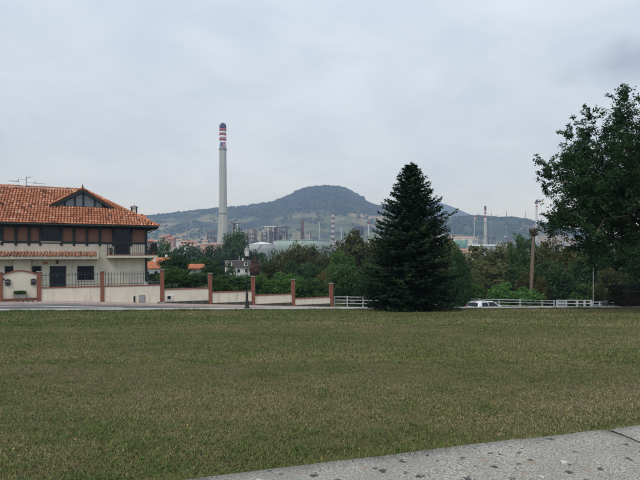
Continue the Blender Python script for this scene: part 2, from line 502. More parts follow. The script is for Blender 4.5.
# lawn sheet
def lawn_sheet(X, T):
    Y = T * (kerb_y(X) + 3.0) - 3.0
    return Y
xs = np.linspace(-50, 50, 201); ts = np.linspace(-1.0, 1.0, 121)
X, T = np.meshgrid(xs, ts)
Y = np.where(T < 0, 2.0 + T * 40, 2.0 + T * (kerb_y(X) - 2.0))
Z = lawn_z(Y) + (fbm(X / 3, Y / 3, 9) - 0.5) * 0.05
nx = len(xs); i, j = np.meshgrid(np.arange(nx - 1), np.arange(len(ts) - 1)); a = (j * nx + i).ravel()
me = np_mesh('lawn', np.stack([X, Y, Z], -1).reshape(-1, 3), np.stack([a, a + 1, a + nx + 1, a + nx], -1), M['soil'], smooth=True)
o = bpy.data.objects.new('lawn', me); link(o); tag(o, 'sloping lawn of short half dry grass', kind='structure')

# kerb along the lawn, a retaining edge where the road lies lower
def strip(name, xs, prof, m, label=None):
    """prof(x) -> list of (y, z) across the strip"""
    V = []; Q = []
    n = len(prof(xs[0]))
    for k, x in enumerate(xs):
        V += [(x, y, z) for y, z in prof(x)]
        if k:
            for q in range(n - 1):
                Q.append(((k - 1) * n + q, k * n + q, k * n + q + 1, (k - 1) * n + q + 1))
    o = bpy.data.objects.new(name, np_mesh(name, V, Q, m)); link(o)
    return tag(o, label, kind='structure')
xk = np.arange(-50, 50.1, 1.0)
def kerb_prof(x):
    y = float(kerb_y(x)); z = float(lawn_z(y)); r = float(road_z(x, y)) - 0.4
    return [(y + 0.004, z + 0.07), (y + 0.02, z + 0.095), (y + 0.52, z + 0.09), (y + 0.55, z + 0.065), (y + 0.55, r)]
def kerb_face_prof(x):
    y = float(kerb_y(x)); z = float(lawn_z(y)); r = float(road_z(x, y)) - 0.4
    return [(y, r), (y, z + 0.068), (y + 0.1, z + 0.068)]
M['plinth_grey_kerb_shade'] = plain('plinth_stone_kerb_shade', (0.085, 0.085, 0.070), 0.95, 3, 0.4, 0.1, 0.4)  # kerb upstand colour holds the lawn edge shade; the plinth is dark grey itself
strip('kerb_face', xk, kerb_face_prof, M['plinth_grey_kerb_shade'], 'kerb upstand behind the lawn, coloured dark as the shade at the grass edge')
strip('kerb', xk, kerb_prof, M['kerb'], 'pale concrete kerb along the far edge of the lawn')
def road_prof(x):
    y0 = float(kerb_y(x)) + 0.4; y1 = float(wall_y(x)) - 1.55
    return [(y, float(road_z(x, y))) for y in np.linspace(y0, y1, 8)]
strip('road', xk, road_prof, M['asphalt'], 'grey asphalt road between lawn and garden wall')
def pave_prof(x):
    y1 = float(wall_y(x)) + 0.1; y0 = y1 - 1.7; z = float(road_z(x, y0)) + 0.13
    return [(y0, z - 0.3), (y0, z - 0.01), (y0 + 0.02, z), (y0 + 0.17, z), (y1, z - 0.02)]
strip('pavement', xk, pave_prof, M['paving'], 'pinkish pavement along the foot of the garden wall')
def line_prof(off, w):
    def f(x):
        y = float(wall_y(x)) - off
        return [(y, float(road_z(x, y)) + 0.006), (y + w, float(road_z(x, y + w)) + 0.006)]
    return f
strip('road_marking', np.arange(-50, -13.9, 1.0), line_prof(4.7, 0.45), M['road_paint'], 'broad white painted line on the road')
strip('road_marking', np.arange(-12.5, 9.0, 1.0), line_prof(5.4, 0.14), M['road_paint'], 'thin white painted line on the road')

# ------------------------------------------------------------------ foreground concrete path, slab by slab
E0 = Vector((-0.953, 3.385, 0)); ED = Vector((4.02, 1.125, 0)).normalized(); EN = Vector((ED.y, -ED.x, 0))
EA = math.atan2(ED.y, ED.x)
path = thing('concrete_path', 'speckled grey concrete path slabs at the near edge of the lawn', None)
path['kind'] = 'structure'
path.location = E0; path.rotation_euler = (0, 0, EA)
s_joint = (Vector((2.60, 4.36, 0)) - E0).dot(ED)
for k in range(-3, 3):
    a = s_joint + k * 4.2; b = a + 4.2 - 0.045
    nxs, nys = 30, 24
    gx = np.linspace(a, b, nxs); gy = np.linspace(0, -4.4, nys)
    X, Y = np.meshgrid(gx, gy)
    wob = (fbm((X + 40) / 0.5, (Y + 40) / 0.5, 3) - 0.5) * 0.012
    Y2 = Y.copy(); Y2[0, :] += (fbm(X[0] * 5 + 60, X[0] * 0, 4) - 0.5) * 0.03
    Z = 0.062 + wob; Z[0, :] -= 0.012; Z[:, 0] -= 0.010; Z[:, -1] -= 0.010
    V = np.stack([X, Y2, Z], -1).reshape(-1, 3)
    i, j = np.meshgrid(np.arange(nxs - 1), np.arange(nys - 1)); q = (j * nxs + i).ravel()
    Q = np.stack([q, q + nxs, q + nxs + 1, q + 1], -1).tolist()
    V = V.tolist(); base = len(V)
    ring = [(0, c) for c in range(nxs)] + [(r, nxs - 1) for r in range(1, nys)] + [(nys - 1, c) for c in range(nxs - 2, -1, -1)] + [(r, 0) for r in range(nys - 2, 0, -1)]
    for r, c in ring:
        p = V[r * nxs + c]; V.append((p[0], p[1], -0.2))
    n = len(ring)
    for m_ in range(n):
        r, c = ring[m_]; r2, c2 = ring[(m_ + 1) % n]
        Q.append((r * nxs + c, r2 * nxs + c2, base + (m_ + 1) % n, base + m_))
    o = bpy.data.objects.new('slab', np_mesh('slab', V, Q, M['slab'], smooth=False)); link(o, path)
M['bitumen'] = plain('bitumen', (0.030, 0.029, 0.027), 0.95, 30, 0.4, 0.1, 0.5)
for k in range(-2, 3):
    MB().box(s_joint + k * 4.2 - 0.050, s_joint + k * 4.2 + 0.004, -4.36, -0.02, -0.19, 0.040).build('joint_filler', M['bitumen'], path)
bed = MB().box(s_joint - 13, s_joint + 13, -4.38, -0.04, -0.3, -0.10).build('joint_bed', M['dirt'], path)

# ------------------------------------------------------------------ grass blades
def grass(name, n, y0, y1, h, w, seed, dens_pow=1.0):
    g = np.random.default_rng(seed)
    u = g.random(n)
    Y = y0 + (y1 - y0) * u ** dens_pow
    X = (g.random(n) * 2 - 1) * (Y * 0.72 + 1.5)
    Y = Y + X * 0.0
    rel = (X - E0.x) * EN.x + (Y - E0.y) * EN.y
    keep = (rel < g.normal(0.0, 0.012, n)) & (Y < kerb_y(X) - 0.02)
    X, Y = X[keep], Y[keep]; n = len(X)
    z = lawn_z(Y) + (fbm(X / 3, Y / 3, 9) - 0.5) * 0.05 - 0.006
    pat = 0.6 * fbm(X / 6.5 + 31, Y / 1.9 + 17, 21, 4) + 0.4 * fbm(X / 0.9 + 3, Y / 0.55 + 7, 25, 4)                 # broad green / dry patches
    tuft = fbm(X / 0.16 + 9, Y / 0.16, 33, 3)
    mow = 0.5 + 0.5 * np.sin(Y * 2 * PI / 2.3 + X * 0.35)          # faint mower swathes
    greenness = 1.05 * (pat - 0.5) * 2.4 + 0.28 * (tuft - 0.5) * 2 + 0.06 * (mow - 0.5) + 0.020 * (Y - 11) - 0.022 * X
    t = 0.45 - 0.50 * greenness + g.normal(0, 0.29, n)
    t = np.where(t > 0.8, 0.8 + (t - 0.8) * 0.45, t)
    t = np.clip(t, 0.0, 1.0)
    hh = h * (0.45 + 0.9 * g.random(n)) * (0.6 + 0.8 * tuft) * np.where(t > 0.7, 0.75, 1.0)
    ang = g.random(n) * 2 * PI
    lean = (0.4 + 1.3 * g.random(n)) * hh
    dx, dy = np.cos(ang), np.sin(ang)
    ww = w * (0.6 + 0.8 * g.random(n))
    px, py = -dy * ww / 2, dx * ww / 2
    b0 = np.stack([X - px, Y - py, z], -1); b1 = np.stack([X + px, Y + py, z], -1)
    tip = np.stack([X + dx * lean, Y + dy * lean, z + hh], -1)
    tp = np.stack([px * .3, py * .3, 0 * px], -1)
    V = np.stack([b0, b1, tip + tp, tip - tp], 1).reshape(-1, 3)
    Q = np.arange(n * 4).reshape(-1, 4)
    o = bpy.data.objects.new(name, np_mesh(name, V, Q, M['grass'], {'tint': np.repeat(t, 4)})); link(o)
    return o
gr = grass('grass', 420000, 3.0, 9.5, 0.022, 0.0044, 1, 1.35)
tag(gr, 'short patchy green and straw coloured grass nearest the path', kind='stuff')
gr = grass('grass', 260000, 8.5, 18, 0.026, 0.0088, 2, 1.1)
tag(gr, 'short patchy grass in the middle of the lawn', kind='stuff')
gr = grass('grass', 160000, 16.5, 31, 0.036, 0.018, 3, 1.0)
tag(gr, 'greener short grass towards the far kerb', kind='stuff')

def ragged(name, label, n, fx, h, w, seed):
    g = np.random.default_rng(seed)
    P, D = fx(g, n)
    clump = vnoise(P[:, 0] * 2.2 + 50, P[:, 1] * 0 + seed, seed)
    k = g.random(n) < 0.15 + 0.85 * clump; P, D = P[k], D[k]; n = len(P); clump = clump[k]
    hh = h * (0.4 + g.random(n)) * (0.5 + clump)
    ang = g.random(n) * 6.28; dx, dy = np.cos(ang), np.sin(ang)
    ww = w * (0.6 + 0.8 * g.random(n)); px, py = -dy * ww / 2, dx * ww / 2
    ln = hh * (0.3 + 0.9 * g.random(n))
    b0 = P - np.stack([px, py, 0 * px], -1); b1 = P + np.stack([px, py, 0 * px], -1)
    tip = P + np.stack([dx * ln + D[:, 0] * ln, dy * ln + D[:, 1] * ln, hh], -1); tp = np.stack([px * .25, py * .25, 0 * px], -1)
    V = np.stack([b0, b1, tip + tp, tip - tp], 1).reshape(-1, 3)
    t = np.clip(g.normal(0.38, 0.2, n), 0, 0.95)
    o = bpy.data.objects.new(name, np_mesh(name, V, np.arange(n * 4).reshape(-1, 4), M['grass'], {'tint': np.repeat(t, 4)})); link(o)
    tag(o, label, kind='stuff')
def along_path(g, n):
    s_ = g.uniform(-1.5, 9, n); off = np.abs(g.normal(0, 0.035, n))
    P = np.stack([E0.x + ED.x * s_ - EN.x * off, E0.y + ED.y * s_ - EN.y * off, 0 * s_ - 0.005], -1)
    return P, np.tile(np.array([[EN.x * 0.5, EN.y * 0.5]]), (n, 1))
ragged('grass', 'ragged longer grass leaning over the path edge', 9000, along_path, 0.055, 0.0055, 61)
def along_kerb(g, n):
    X = g.uniform(-19, 21, n); Y = kerb_y(X) - np.abs(g.normal(0, 0.12, n)) - 0.02
    return np.stack([X, Y, lawn_z(Y) - 0.01], -1), np.zeros((n, 2))
ragged('grass', 'ragged uncut grass along the far kerb', 14000, along_kerb, 0.085, 0.016, 62)
# broad leaved weeds, fallen leaves and tiny flowers in the lawn
def bits(name, label, n, per, size, mat, seed, flat, spread, zoff):
    g = np.random.default_rng(seed)
    Y = 3.3 + 20 * g.random(n) ** 1.5; X = (g.random(n) * 2 - 1) * Y * 0.68
    k = ((X - E0.x) * EN.x + (Y - E0.y) * EN.y < -0.03) & (Y < kerb_y(X) - 0.3) & (fbm(X / 1.5, Y / 1.5, seed) > 0.47); X, Y = X[k], Y[k]; n = len(X)
    ci = np.repeat(np.arange(n), per); m_ = len(ci)
    a = g.random(m_) * 6.28; r_ = spread * g.random(m_) ** 0.5 * (0.5 + g.random(n))[ci]
    c = np.stack([X[ci] + np.cos(a) * r_, Y[ci] + np.sin(a) * r_, 0 * a], -1)
    c[:, 2] = lawn_z(c[:, 1]) + (fbm(c[:, 0] / 3, c[:, 1] / 3, 9) - 0.5) * 0.05 + zoff * (0.5 + g.random(m_))
    nr = g.normal(0, flat, (m_, 3)); nr[:, 2] += 1
    V, Q, T_ = leafset(c, nr, size * (0.6 + 0.8 * g.random(m_)), 0.6, g)
    o = bpy.data.objects.new(name, np_mesh(name, V, Q, mat, {'tint': T_})); link(o); tag(o, label, kind='stuff')
M['weed'] = foliage('weed', (0.060, 0.110, 0.028), (0.110, 0.17, 0.045))
M['dry_leaf'] = foliage('dry_leaf', (0.10, 0.065, 0.035), (0.30, 0.21, 0.11))
M['petal'] = plain('petal', (0.75, 0.60, 0.10), 0.8, 5, 0.2)

# ------------------------------------------------------------------ hills
def profile(pts, d):
    px = np.array([p[0] for p in pts], float); py = np.array([p[1] for p in pts], float)
    return (px - 320) / F * d, EYE + (HOR - py) / F * d
def hill(name, label, pts, d, front, back, m, rough, seed, nx=220, ny=110):
    hx, hzv = profile(pts, d)
    xs = np.linspace(hx[0], hx[-1], nx)
    ys = np.concatenate([np.linspace(d - front, d, ny), np.linspace(d, d + back, ny // 3)[1:]])
    def zf(X, Y):
        sm = np.interp(X, hx, hzv)
        for k in (1,): sm = (sm + np.interp(X + 14 * k, hx, hzv) + np.interp(X - 14 * k, hx, hzv)) / 3
        u = np.where(Y < d, (d - Y) / front, (Y - d) / back)
        bell = np.where(Y < d, 1 - sstep(0, 1, u ** 0.78), 1 - sstep(0, 1, u))
        z = PLAIN - 6 + (sm - PLAIN + 6) * bell
        ridge = 1 - np.abs(fbm(X / 170 + 5, Y / 300, seed, 5) - 0.5) * 2
        z = z + (ridge - 0.75) * rough * bell * (0.06 + 0.94 * sstep(0.02, 0.25, u)) + (fbm(X / 45, Y / 60, seed + 4, 4) - 0.5) * rough * 0.35 * bell * (0.3 + 0.7 * sstep(0.02, 0.2, u))
        return z
    o = bpy.data.objects.new(name, grid_mesh(name, xs, ys, zf, m)); link(o); tag(o, label, kind='structure')
    return zf, xs, ys
main_pts = [(-500, 240), (-250, 226), (-60, 219), (100, 218), (150, 217), (165, 215), (190, 212.5), (215, 209.5), (240, 207.5), (262, 205), (275, 202.5), (283, 199.5),
            (292, 195), (301, 190.8), (309, 188.4), (318, 187.4), (330, 187.2), (340, 187.8), (348, 190.2), (356, 195), (364, 200), (373, 204), (388, 208), (410, 212), (450, 219), (520, 231), (640, 243), (760, 252)]
zf_main, hxs, hys = hill('hill', 'broad hill with a rounded wooded summit behind the refinery', main_pts, 2300, 1250, 1300, M['hill'], 42, 40)
right_pts = [(330, 246), (400, 226), (440, 219), (470, 216.5), (482, 217), (500, 218.5), (512, 217.5), (524, 219), (535, 222.5), (550, 226), (575, 231), (640, 238), (760, 244), (950, 250)]
zf_right, _, _ = hill('hill', 'low hazy ridge on the right carrying thin masts', right_pts, 1750, 700, 900, M['hill_right'], 22, 60)
far_pts = [(150, 240), (280, 222), (350, 208), (385, 204.5), (410, 202.5), (428, 200.5), (437, 201.5), (447, 205), (457, 209), (468, 214), (485, 219), (520, 228), (640, 242), (760, 250)]
zf_far, _, _ = hill('hill', 'distant blue hill showing between the fir and the low ridge', far_pts, 3400, 900, 1200, M['hill_far'], 40, 80, 120, 60)

def blobs(name, label, pts, sizes, m, seed):
    """rough little tree crowns, joined: a far wood that reads as one mass"""
    g = np.random.default_rng(seed)
    t = (1 + 5 ** .5) / 2
    ico = np.array([(-1, t, 0), (1, t, 0), (-1, -t, 0), (1, -t, 0), (0, -1, t), (0, 1, t), (0, -1, -t), (0, 1, -t), (t, 0, -1), (t, 0, 1), (-t, 0, -1), (-t, 0, 1)]) / math.sqrt(1 + t * t)
    fc = np.array([(0, 11, 5), (0, 5, 1), (0, 1, 7), (0, 7, 10), (0, 10, 11), (1, 5, 9), (5, 11, 4), (11, 10, 2), (10, 7, 6), (7, 1, 8), (3, 9, 4), (3, 4, 2), (3, 2, 6), (3, 6, 8), (3, 8, 9), (4, 9, 5), (2, 4, 11), (6, 2, 10), (8, 6, 7), (9, 8, 1)])
    n = len(pts)
    V = ico[None] * (0.65 + 0.6 * g.random((n, 12, 1))) * np.asarray(sizes)[:, None, :] + np.asarray(pts)[:, None, :]
    Q = fc[None] + (np.arange(n) * 12)[:, None, None]
    o = bpy.data.objects.new(name, np_mesh(name, V.reshape(-1, 3), Q.reshape(-1, 3), m)); link(o)
    return tag(o, label, kind='stuff')
g = np.random.default_rng(5)
n = 11000
hx = g.uniform(hxs[60], hxs[150], n); hy = np.where(g.random(n) < 0.5, 2300 + g.normal(0, 22, n), g.uniform(1500, 2320, n))
keep = fbm(hx / 140 + 3, hy / 140, 77, 4) + np.where(hy > 2230, 0.12, 0) > 0.50
hx, hy = hx[keep], hy[keep]
s = g.uniform(2.5, 6.5, len(hx)) * np.where(g.random(len(hx)) < 0.12, 1.5, 1)
blobs('hillside_wood', 'dark woods scattered over the broad hill', np.stack([hx, hy, zf_main(hx, hy) + s * 0.3], -1), np.stack([s * 1.1, s * 1.1, s * 1.0], -1), M['wood'], 6)
n = 4000
hx = g.uniform(250, 1000, n); hy = np.where(g.random(n) < 0.35, 1750 + g.normal(0, 15, n), g.uniform(1250, 1760, n))
keep = fbm(hx / 90 + 8, hy / 90, 70, 4) > 0.52
hx, hy = hx[keep], hy[keep]; s = g.uniform(2.5, 5.5, len(hx))
blobs('hillside_wood', 'dark woods scattered over the low ridge', np.stack([hx, hy, zf_right(hx, hy) + s * 0.3], -1), np.stack([s * 1.1, s * 1.1, s], -1), M['wood'], 7)

# ------------------------------------------------------------------ the house
HO = Vector((-18.39, 42.9, 0.0)); HA = R(26)
house = thing('house', 'cream house with orange tiled roof, half timbered brick upper floor and balcony', 'house', HO, HA)
HL, HR, HB = -17.6, 3.08, 10.0         # wall extent along the front, depth
GF, UF, EV = -1.25, 1.60, 4.16
body = MB()
body.box(HL, HR, 0.0, HB, GF - 0.6, 2.62).build('wall', M['cream'], house)
MB().box(HL + 0.01, HR - 0.01, 0.06, HB - 0.01, 2.62, 4.35).build('upper_wall', M['brick_infill'], house)
# roof planes
OV = 0.95; ex0, ex1, ey0, ey1 = HL - 0.87, HR + 0.87, -OV, HB + OV
ry = (ey0 + ey1) / 2; run = ry - ey0; RZ = 7.74; slope = (RZ - EV) / run
rx0, rx1 = ex0 + run, ex1 - run
rm = MB()
A, B, Cc, D = (ex0, ey0, EV), (ex1, ey0, EV), (ex1, ey1, EV), (ex0, ey1, EV)
Rl, Rr = (rx0, ry, RZ), (rx1, ry, RZ)
rm.poly([A, B, Rr, Rl]).poly([B, Cc, Rr]).poly([Cc, D, Rl, Rr]).poly([D, A, Rl])
lo = lambda p: (p[0], p[1], EV - 0.10)
rm.poly([lo(A), lo(D), lo(Cc), lo(B)])
for p, q in ((A, B), (B, Cc), (Cc, D), (D, A)): rm.poly([lo(p), lo(q), q, p])
roof = rm.build('roof', M['tile_bed'], house)
MB().box(ex0 + 0.02, ex1 - 0.02, ey0 + 0.03, ey1 - 0.03, EV - 0.15, EV - 0.104).build('soffit', M['soffit'], house)

TW, TL = 0.23, 0.40
def tiles(planes):
    """planes: (origin, along, up, inside(s,t), slen, tlen); one arch tile per cell, joined"""
    VV = []; QQ = []; TT = []; cnt = 0
    g = np.random.default_rng(3)
    for org, al, up, inside, sl_, tl_ in planes:
        org, al, up = Vector(org), Vector(al).normalized(), Vector(up).normalized()
        nn = al.cross(up).normalized()
        if nn.z < 0: nn = -nn
        for a in np.arange(TW / 2, sl_, TW):
            for b in np.arange(0.0, tl_, TL):
                if not inside(a, b + TL * 0.5): continue
                j = g.normal(0, 0.008, 4)
                ring = []
                for tt, rr, lift in ((b - 0.04 + j[0], 0.108, 0.045), (b + TL + j[1], 0.086, 0.010)):
                    for q in range(5):
                        an = PI * q / 4
                        ring.append(tuple(org + al * (a + j[2] + math.cos(an) * rr) + up * tt + nn * (lift + math.sin(an) * rr * 0.9)))
                k = cnt * 10
                VV += ring
                for q in range(4): QQ.append((k + q, k + q + 1, k + 6 + q, k + 5 + q))
                tv = min(1, max(0, g.normal(0.55, 0.22)))
                TT += [tv] * 10; cnt += 1
    return np_mesh('roof_tiles', VV, QQ, M['tile'], {'tint': TT})
def ridge_tiles(lines, r=0.14):
    VV = []; QQ = []; TT = []; k = 0
    g = np.random.default_rng(4)
    for p, q in lines:
        p, q = Vector(p), Vector(q); L = (q - p).length; d = (q - p) / L
        side = d.cross(Vector((0, 0, 1))).normalized(); upv = side.cross(d)
        for i in range(int(L / 0.36) + 1):
            a = p + d * (i * 0.36); b = p + d * min(L + 0.02, (i + 1) * 0.36 + 0.05)
            for pt, rr in ((a, r), (b, r * 0.86)):
                for m_ in range(5):
                    an = PI * m_ / 4
                    VV.append(tuple(pt + side * (math.cos(an) * rr) + upv * (math.sin(an) * rr + 0.05)))
            for m_ in range(4): QQ.append((k + m_, k + m_ + 1, k + 6 + m_, k + 5 + m_))
            TT += [min(1, max(0, g.normal(0.45, 0.2)))] * 10; k += 10
    return np_mesh('ridge_tiles', VV, QQ, M['tile'], {'tint': TT})

SL = math.hypot(run, RZ - EV)
W = ex1 - ex0
DORM = [(-2.15, 1.93), (-10.72, 1.93)]       # dormer centre, face line
DW, DZ0, DZ1 = 2.56, 5.90, 7.46                # half width of the dormer gable, eave and apex
def front_in(a, b):
    f = b / SL
    if not (f * run - 0.05 < a < W - f * run + 0.05 and b < SL - 0.1): return False
    x = ex0 + a; y = ey0 + f * run; z = EV + f * (RZ - EV)
    for c, fy in DORM:
        if y > fy - 0.12 and abs(x - c) < (DZ1 - z) / (DZ1 - DZ0) * DW: return False
    return True
hip_in = lambda a, b: (b / SL) * run - 0.05 < a < (ey1 - ey0) - (b / SL) * run + 0.05 and b < SL - 0.1
upv = (0, run, RZ - EV)
planes = [((ex0, ey0, EV), (1, 0, 0), (0, run, RZ - EV), front_in, W, SL),
          ((ex1, ey0, EV), (0, 1, 0), (-run, 0, RZ - EV), hip_in, ey1 - ey0, SL),
          ((ex1, ey1, EV), (-1, 0, 0), (0, -run, RZ - EV), lambda a, b: (b / SL) * run < a < W - (b / SL) * run and b < SL - 0.1, W, SL),
          ((ex0, ey1, EV), (0, -1, 0), (run, 0, RZ - EV), hip_in, ey1 - ey0, SL)]
rt = tiles(planes)
o = inst(rt, 'roof_tiles', roof); tag(o, kind='stuff')
o = inst(ridge_tiles([(Rl, Rr), (B, Rr), (A, Rl), (Cc, Rr), (D, Rl)]), 'ridge_tiles', roof); tag(o, kind='stuff')

def dormer(cx, fy, full=True):
    dm = MB()
    yb = lambda z: ey0 + (z - EV) / slope          # where the main roof reaches height z
    ap = DZ1; T = 0.10
    # two roof planes of the gable, running back into the main roof
    f0 = fy - 0.35
    for s in (-1, 1):
        e = (cx + s * DW, f0, DZ0); e2 = (cx + s * DW, yb(DZ0) + 0.05, DZ0)
        a0 = (cx, f0, ap); a1 = (cx, yb(ap) + 0.05, ap)
        pts = [e, a0, a1, e2]
        dm.poly(pts if s < 0 else pts[::-1])
        low = [(p[0], p[1], p[2] - T) for p in pts]
        dm.poly(low[::-1] if s < 0 else low)
        dm.poly([e, (e[0], e[1], e[2] - T), (a0[0], a0[1], a0[2] - T), a0])
    dr = dm.build('dormer', M['tile_bed'], house)
    pl = []
    ds = math.hypot(DW, ap - DZ0)
    for s in (-1, 1):
        ins = lambda a, b: b < ds - 0.05 and a + f0 < yb(DZ0 + (ap - DZ0) * b / ds) - 0.02
        pl.append(((cx + s * DW, f0, DZ0), (0, 1, 0), (-s * DW, 0, ap - DZ0), ins, 3.2, ds))
    o = inst(tiles(pl), 'roof_tiles', dr); tag(o, kind='stuff')
    rl = [((cx, f0 - 0.03, ap), (cx, yb(ap), ap))]
    rl += [((cx + s * DW, f0 + 0.04, DZ0), (cx, f0 + 0.04, ap)) for s in (-1, 1)]
    o = inst(ridge_tiles(rl, 0.10), 'ridge_tiles', dr); tag(o, kind='stuff')
    MB().lathe([(0.07, 0), (0.09, 0.08), (0.03, 0.16), (0.05, 0.22), (0.0, 0.34)], (cx, f0 + 0.05, ap + 0.12), 8).build('finial', M['brickred'], dr)
    # barge boards
    k = (ap - DZ0) / DW
    for s in (-1, 1):
        MB().prism([(cx + s * (DW + 0.04), DZ0 - 0.30), (cx, ap - 0.32), (cx, ap - 0.101), (cx + s * (DW + 0.04), DZ0 - 0.09)], f0 + 0.01, f0 + 0.07).build('bargeboard', M['timber'], dr)
    # gable wall behind, sill, posts, panes
    MB().prism([(cx - DW + 0.1, DZ0 - 0.25), (cx + DW - 0.1, DZ0 - 0.25), (cx, ap - 0.20)], fy + 0.12, fy + 0.2).build('gable_wall', M['timber'], dr)
    MB().box(cx - 2.05, cx + 2.05, fy - 0.10, fy + 0.12, DZ0 - 0.22, DZ0 - 0.10).build('sill', M['grey_metal'], dr)
    zt = lambda x: ap - 0.36 - k * abs(x)
    for x in (-1.42, -0.62, 0.06, 0.98):
        MB().box(cx + x - 0.08, cx + x + 0.08, fy + 0.0, fy + 0.11, DZ0 - 0.10, zt(x) + 0.12).build('post', M['timber'], dr)
    MB().box(cx - 1.95, cx + 1.95, fy + 0.01, fy + 0.10, DZ0 - 0.098, DZ0 + 0.0).build('rail', M['timber'], dr)
    for x0, x1, gm in ((-1.34, -0.70, 'grey_glass'), (-0.54, -0.02, 'grey_glass'), (0.14, 0.90, 'lantern_glass'), (1.06, 1.55, 'grey_glass'), (-1.9, -1.5, 'grey_glass')):
        pts = [(cx + x0, DZ0 + 0.02), (cx + x1, DZ0 + 0.02), (cx + x1, max(DZ0 + .05, zt(x1) + 0.06)), (cx + x0, max(DZ0 + .05, zt(x0) + 0.06))]
        MB().prism(pts, fy + 0.085, fy + 0.118).build('pane', M['grey_glass'] if gm != 'lantern_glass' else M['grey_glass'], dr)
for c, fy in DORM: dormer(c, fy)
# dormer on the hip end, seen along its ridge
hd = MB()
hz0 = EV + 0.10; hzr = 5.50; he = (3.30, 5.0, hzr); hb_ = (ex1 - (hzr - EV) / slope - 0.1, 5.0, hzr)
hc = [(ex1 + 0.02, 5.0 + s_ * 1.9, hz0) for s_ in (-1, 1)]
hd.poly([hb_, hc[0], he]).poly([hb_, he, hc[1]]).poly([hc[0], hc[1], he])
hdo = hd.build('side_dormer', M['tile_bed'], house)
o = inst(ridge_tiles([(hb_, he), (hc[0], he), (hc[1], he)]), 'ridge_tiles', hdo); tag(o, kind='stuff')
# chimney stack
ch = MB().box(1.98, 2.52, 2.75, 3.25, 4.9, 6.02).build('chimney', M['timber'], house)
MB().box(2.09, 2.41, 2.735, 2.752, 5.34, 5.95).build('panel', M['cream_light'], ch)
MB().prism([(1.86, 6.14), (2.64, 6.14), (2.25, 6.30)], 2.62, 3.38).build('cap', M['grey_metal'], ch)
for x in (2.03, 2.47):
    for y in (2.80, 3.20): MB().box(x - 0.03, x + 0.03, y - 0.03, y + 0.03, 6.02, 6.14).build('cap_post', M['timber'], ch)

# gutter and eave brackets
MB().tube((ex0, ey0 - 0.06, EV - 0.06), (ex1 + 0.03, ey0 - 0.06, EV - 0.06), 0.06, n=8).build('gutter', M['timber'], house)
MB().tube((HR + 0.04, -0.06, EV - 0.6), (HR + 0.83, -0.06, EV - 0.18), 0.045).tube((HR + 0.83, -0.06, EV - 0.18), (HR + 0.83, -0.5, EV - 0.08), 0.045).build('downpipe', M['timber'], house)
br = MB().tube((0, 0, 0), (0, -0.75, 0.42), 0.045, n=6).mesh('eave_bracket', M['timber'])
for x in (-15, -13, -11, -9, -7, -5.3, -3.8, -1.8, 0.25, 1.75): inst(br, 'eave_bracket', house, (x, -0.02, EV - 0.62))

# upper floor: timber frame
posts = [-16.5, -15.5, -14.5, -13.5, -12.5, -11.5, -10.5, -9.5, -7.99, -7.03, -6.11, -5.30, -3.76, -2.81, -1.81, -0.80, 0.25, 1.73]
pm = MB().box(-0.09, 0.09, -0.075, 0.055, 2.38, 4.02).mesh('timber_post', M['timber'])
for x in posts: inst(pm, 'timber_post', house, (x, 0, 0))
MB().box(HR - 0.17, HR + 0.02, -0.08, 0.05, GF + 0.3, 4.02).build('corner_post', M['timber'], house)
MB().box(HL, HR - 0.18, -0.058, 0.058, 2.56, 2.74).build('timber_beam', M['timber'], house)
MB().box(HL, HR - 0.18, -0.056, 0.058, 3.86, 4.01).build('timber_beam', M['timber'], house)

def window(x0, x1, z0, z1, y=0.0, name='window', mull=1, deep=0.10, mat='dark_glass', sill=True):
    fr = MB()
    t = 0.07
    for a in ((x0, x0 + t, z0, z1), (x1 - t, x1, z0, z1), (x0 + t, x1 - t, z0, z0 + t), (x0 + t, x1 - t, z1 - t, z1)):
        fr.box(a[0], a[1], y - 0.035, y + deep, a[2], a[3])
    for k in range(mull):
        xm = x0 + (x1 - x0) * (k + 1) / (mull + 1)
        fr.box(xm - 0.03, xm + 0.03, y - 0.028, y + deep, z0 + t, z1 - t)
    w = fr.build(name, M['timber'], house)
    n = mull + 1
    for k in range(n):
        a = x0 + t + (x1 - x0 - 2 * t) * k / n; b = x0 + t + (x1 - x0 - 2 * t) * (k + 1) / n
        MB().box(a + 0.01, b - 0.01, y - 0.012, y + deep - 0.02, z0 + t, z1 - t).build('pane', M[mat], w)
    if sill: MB().box(x0 - 0.08, x1 + 0.08, y - 0.10, y + 0.02, z0 - 0.07, z0 - 0.002).build('sill', M['cream_light'], w)
    return w
window(-5.20, -3.86, 2.72, 4.0, 0.0, mull=1)
window(-9.40, -8.08, 2.72, 4.0, 0.0, mull=1)
window(-14.4, -12.6, 2.75, 4.0, 0.0)
window(0.35, 1.63, 1.66, 4.0, 0.0, 'balcony_door', 1, sill=False)
# ground floor
window(-2.58, -1.27, -0.55, 0.66, 0.0, mull=1)
window(-5.90, -5.22, -0.35, 0.69, 0.0, mull=0)
window(-7.80, -7.22, -0.55, 0.70, 0.0, mull=0)
window(-8.9, -8.2, -0.55, 0.70, 0.0, mull=0)
window(-12.5, -11.2, -0.55, 0.70, 0.0)
dr = window(-4.62, -3.40, GF + 0.02, 0.67, 0.0, 'front_door', 1, mat='shutter', sill=False)
MB().box(-4.08, -4.03, -0.07, -0.036, -0.25, -0.10).build('handle', M['grey_metal'], dr)
MB().box(-7.16, -5.97, -0.35, -0.001, GF - 0.1, 1.20).build('porch_pier', M['cream_light'], house)
MB().box(-5.12, -4.78, -0.06, -0.001, 0.82, 1.05).build('house_sign', M['sign_orange'], house)
lt = MB().box(-4.12, -3.98, -0.24, -0.12, 0.86, 1.06).prism([(-4.15, 1.06), (-3.95, 1.06), (-4.05, 1.16)], -0.26, -0.10).build('wall_lantern', M['iron'], house)
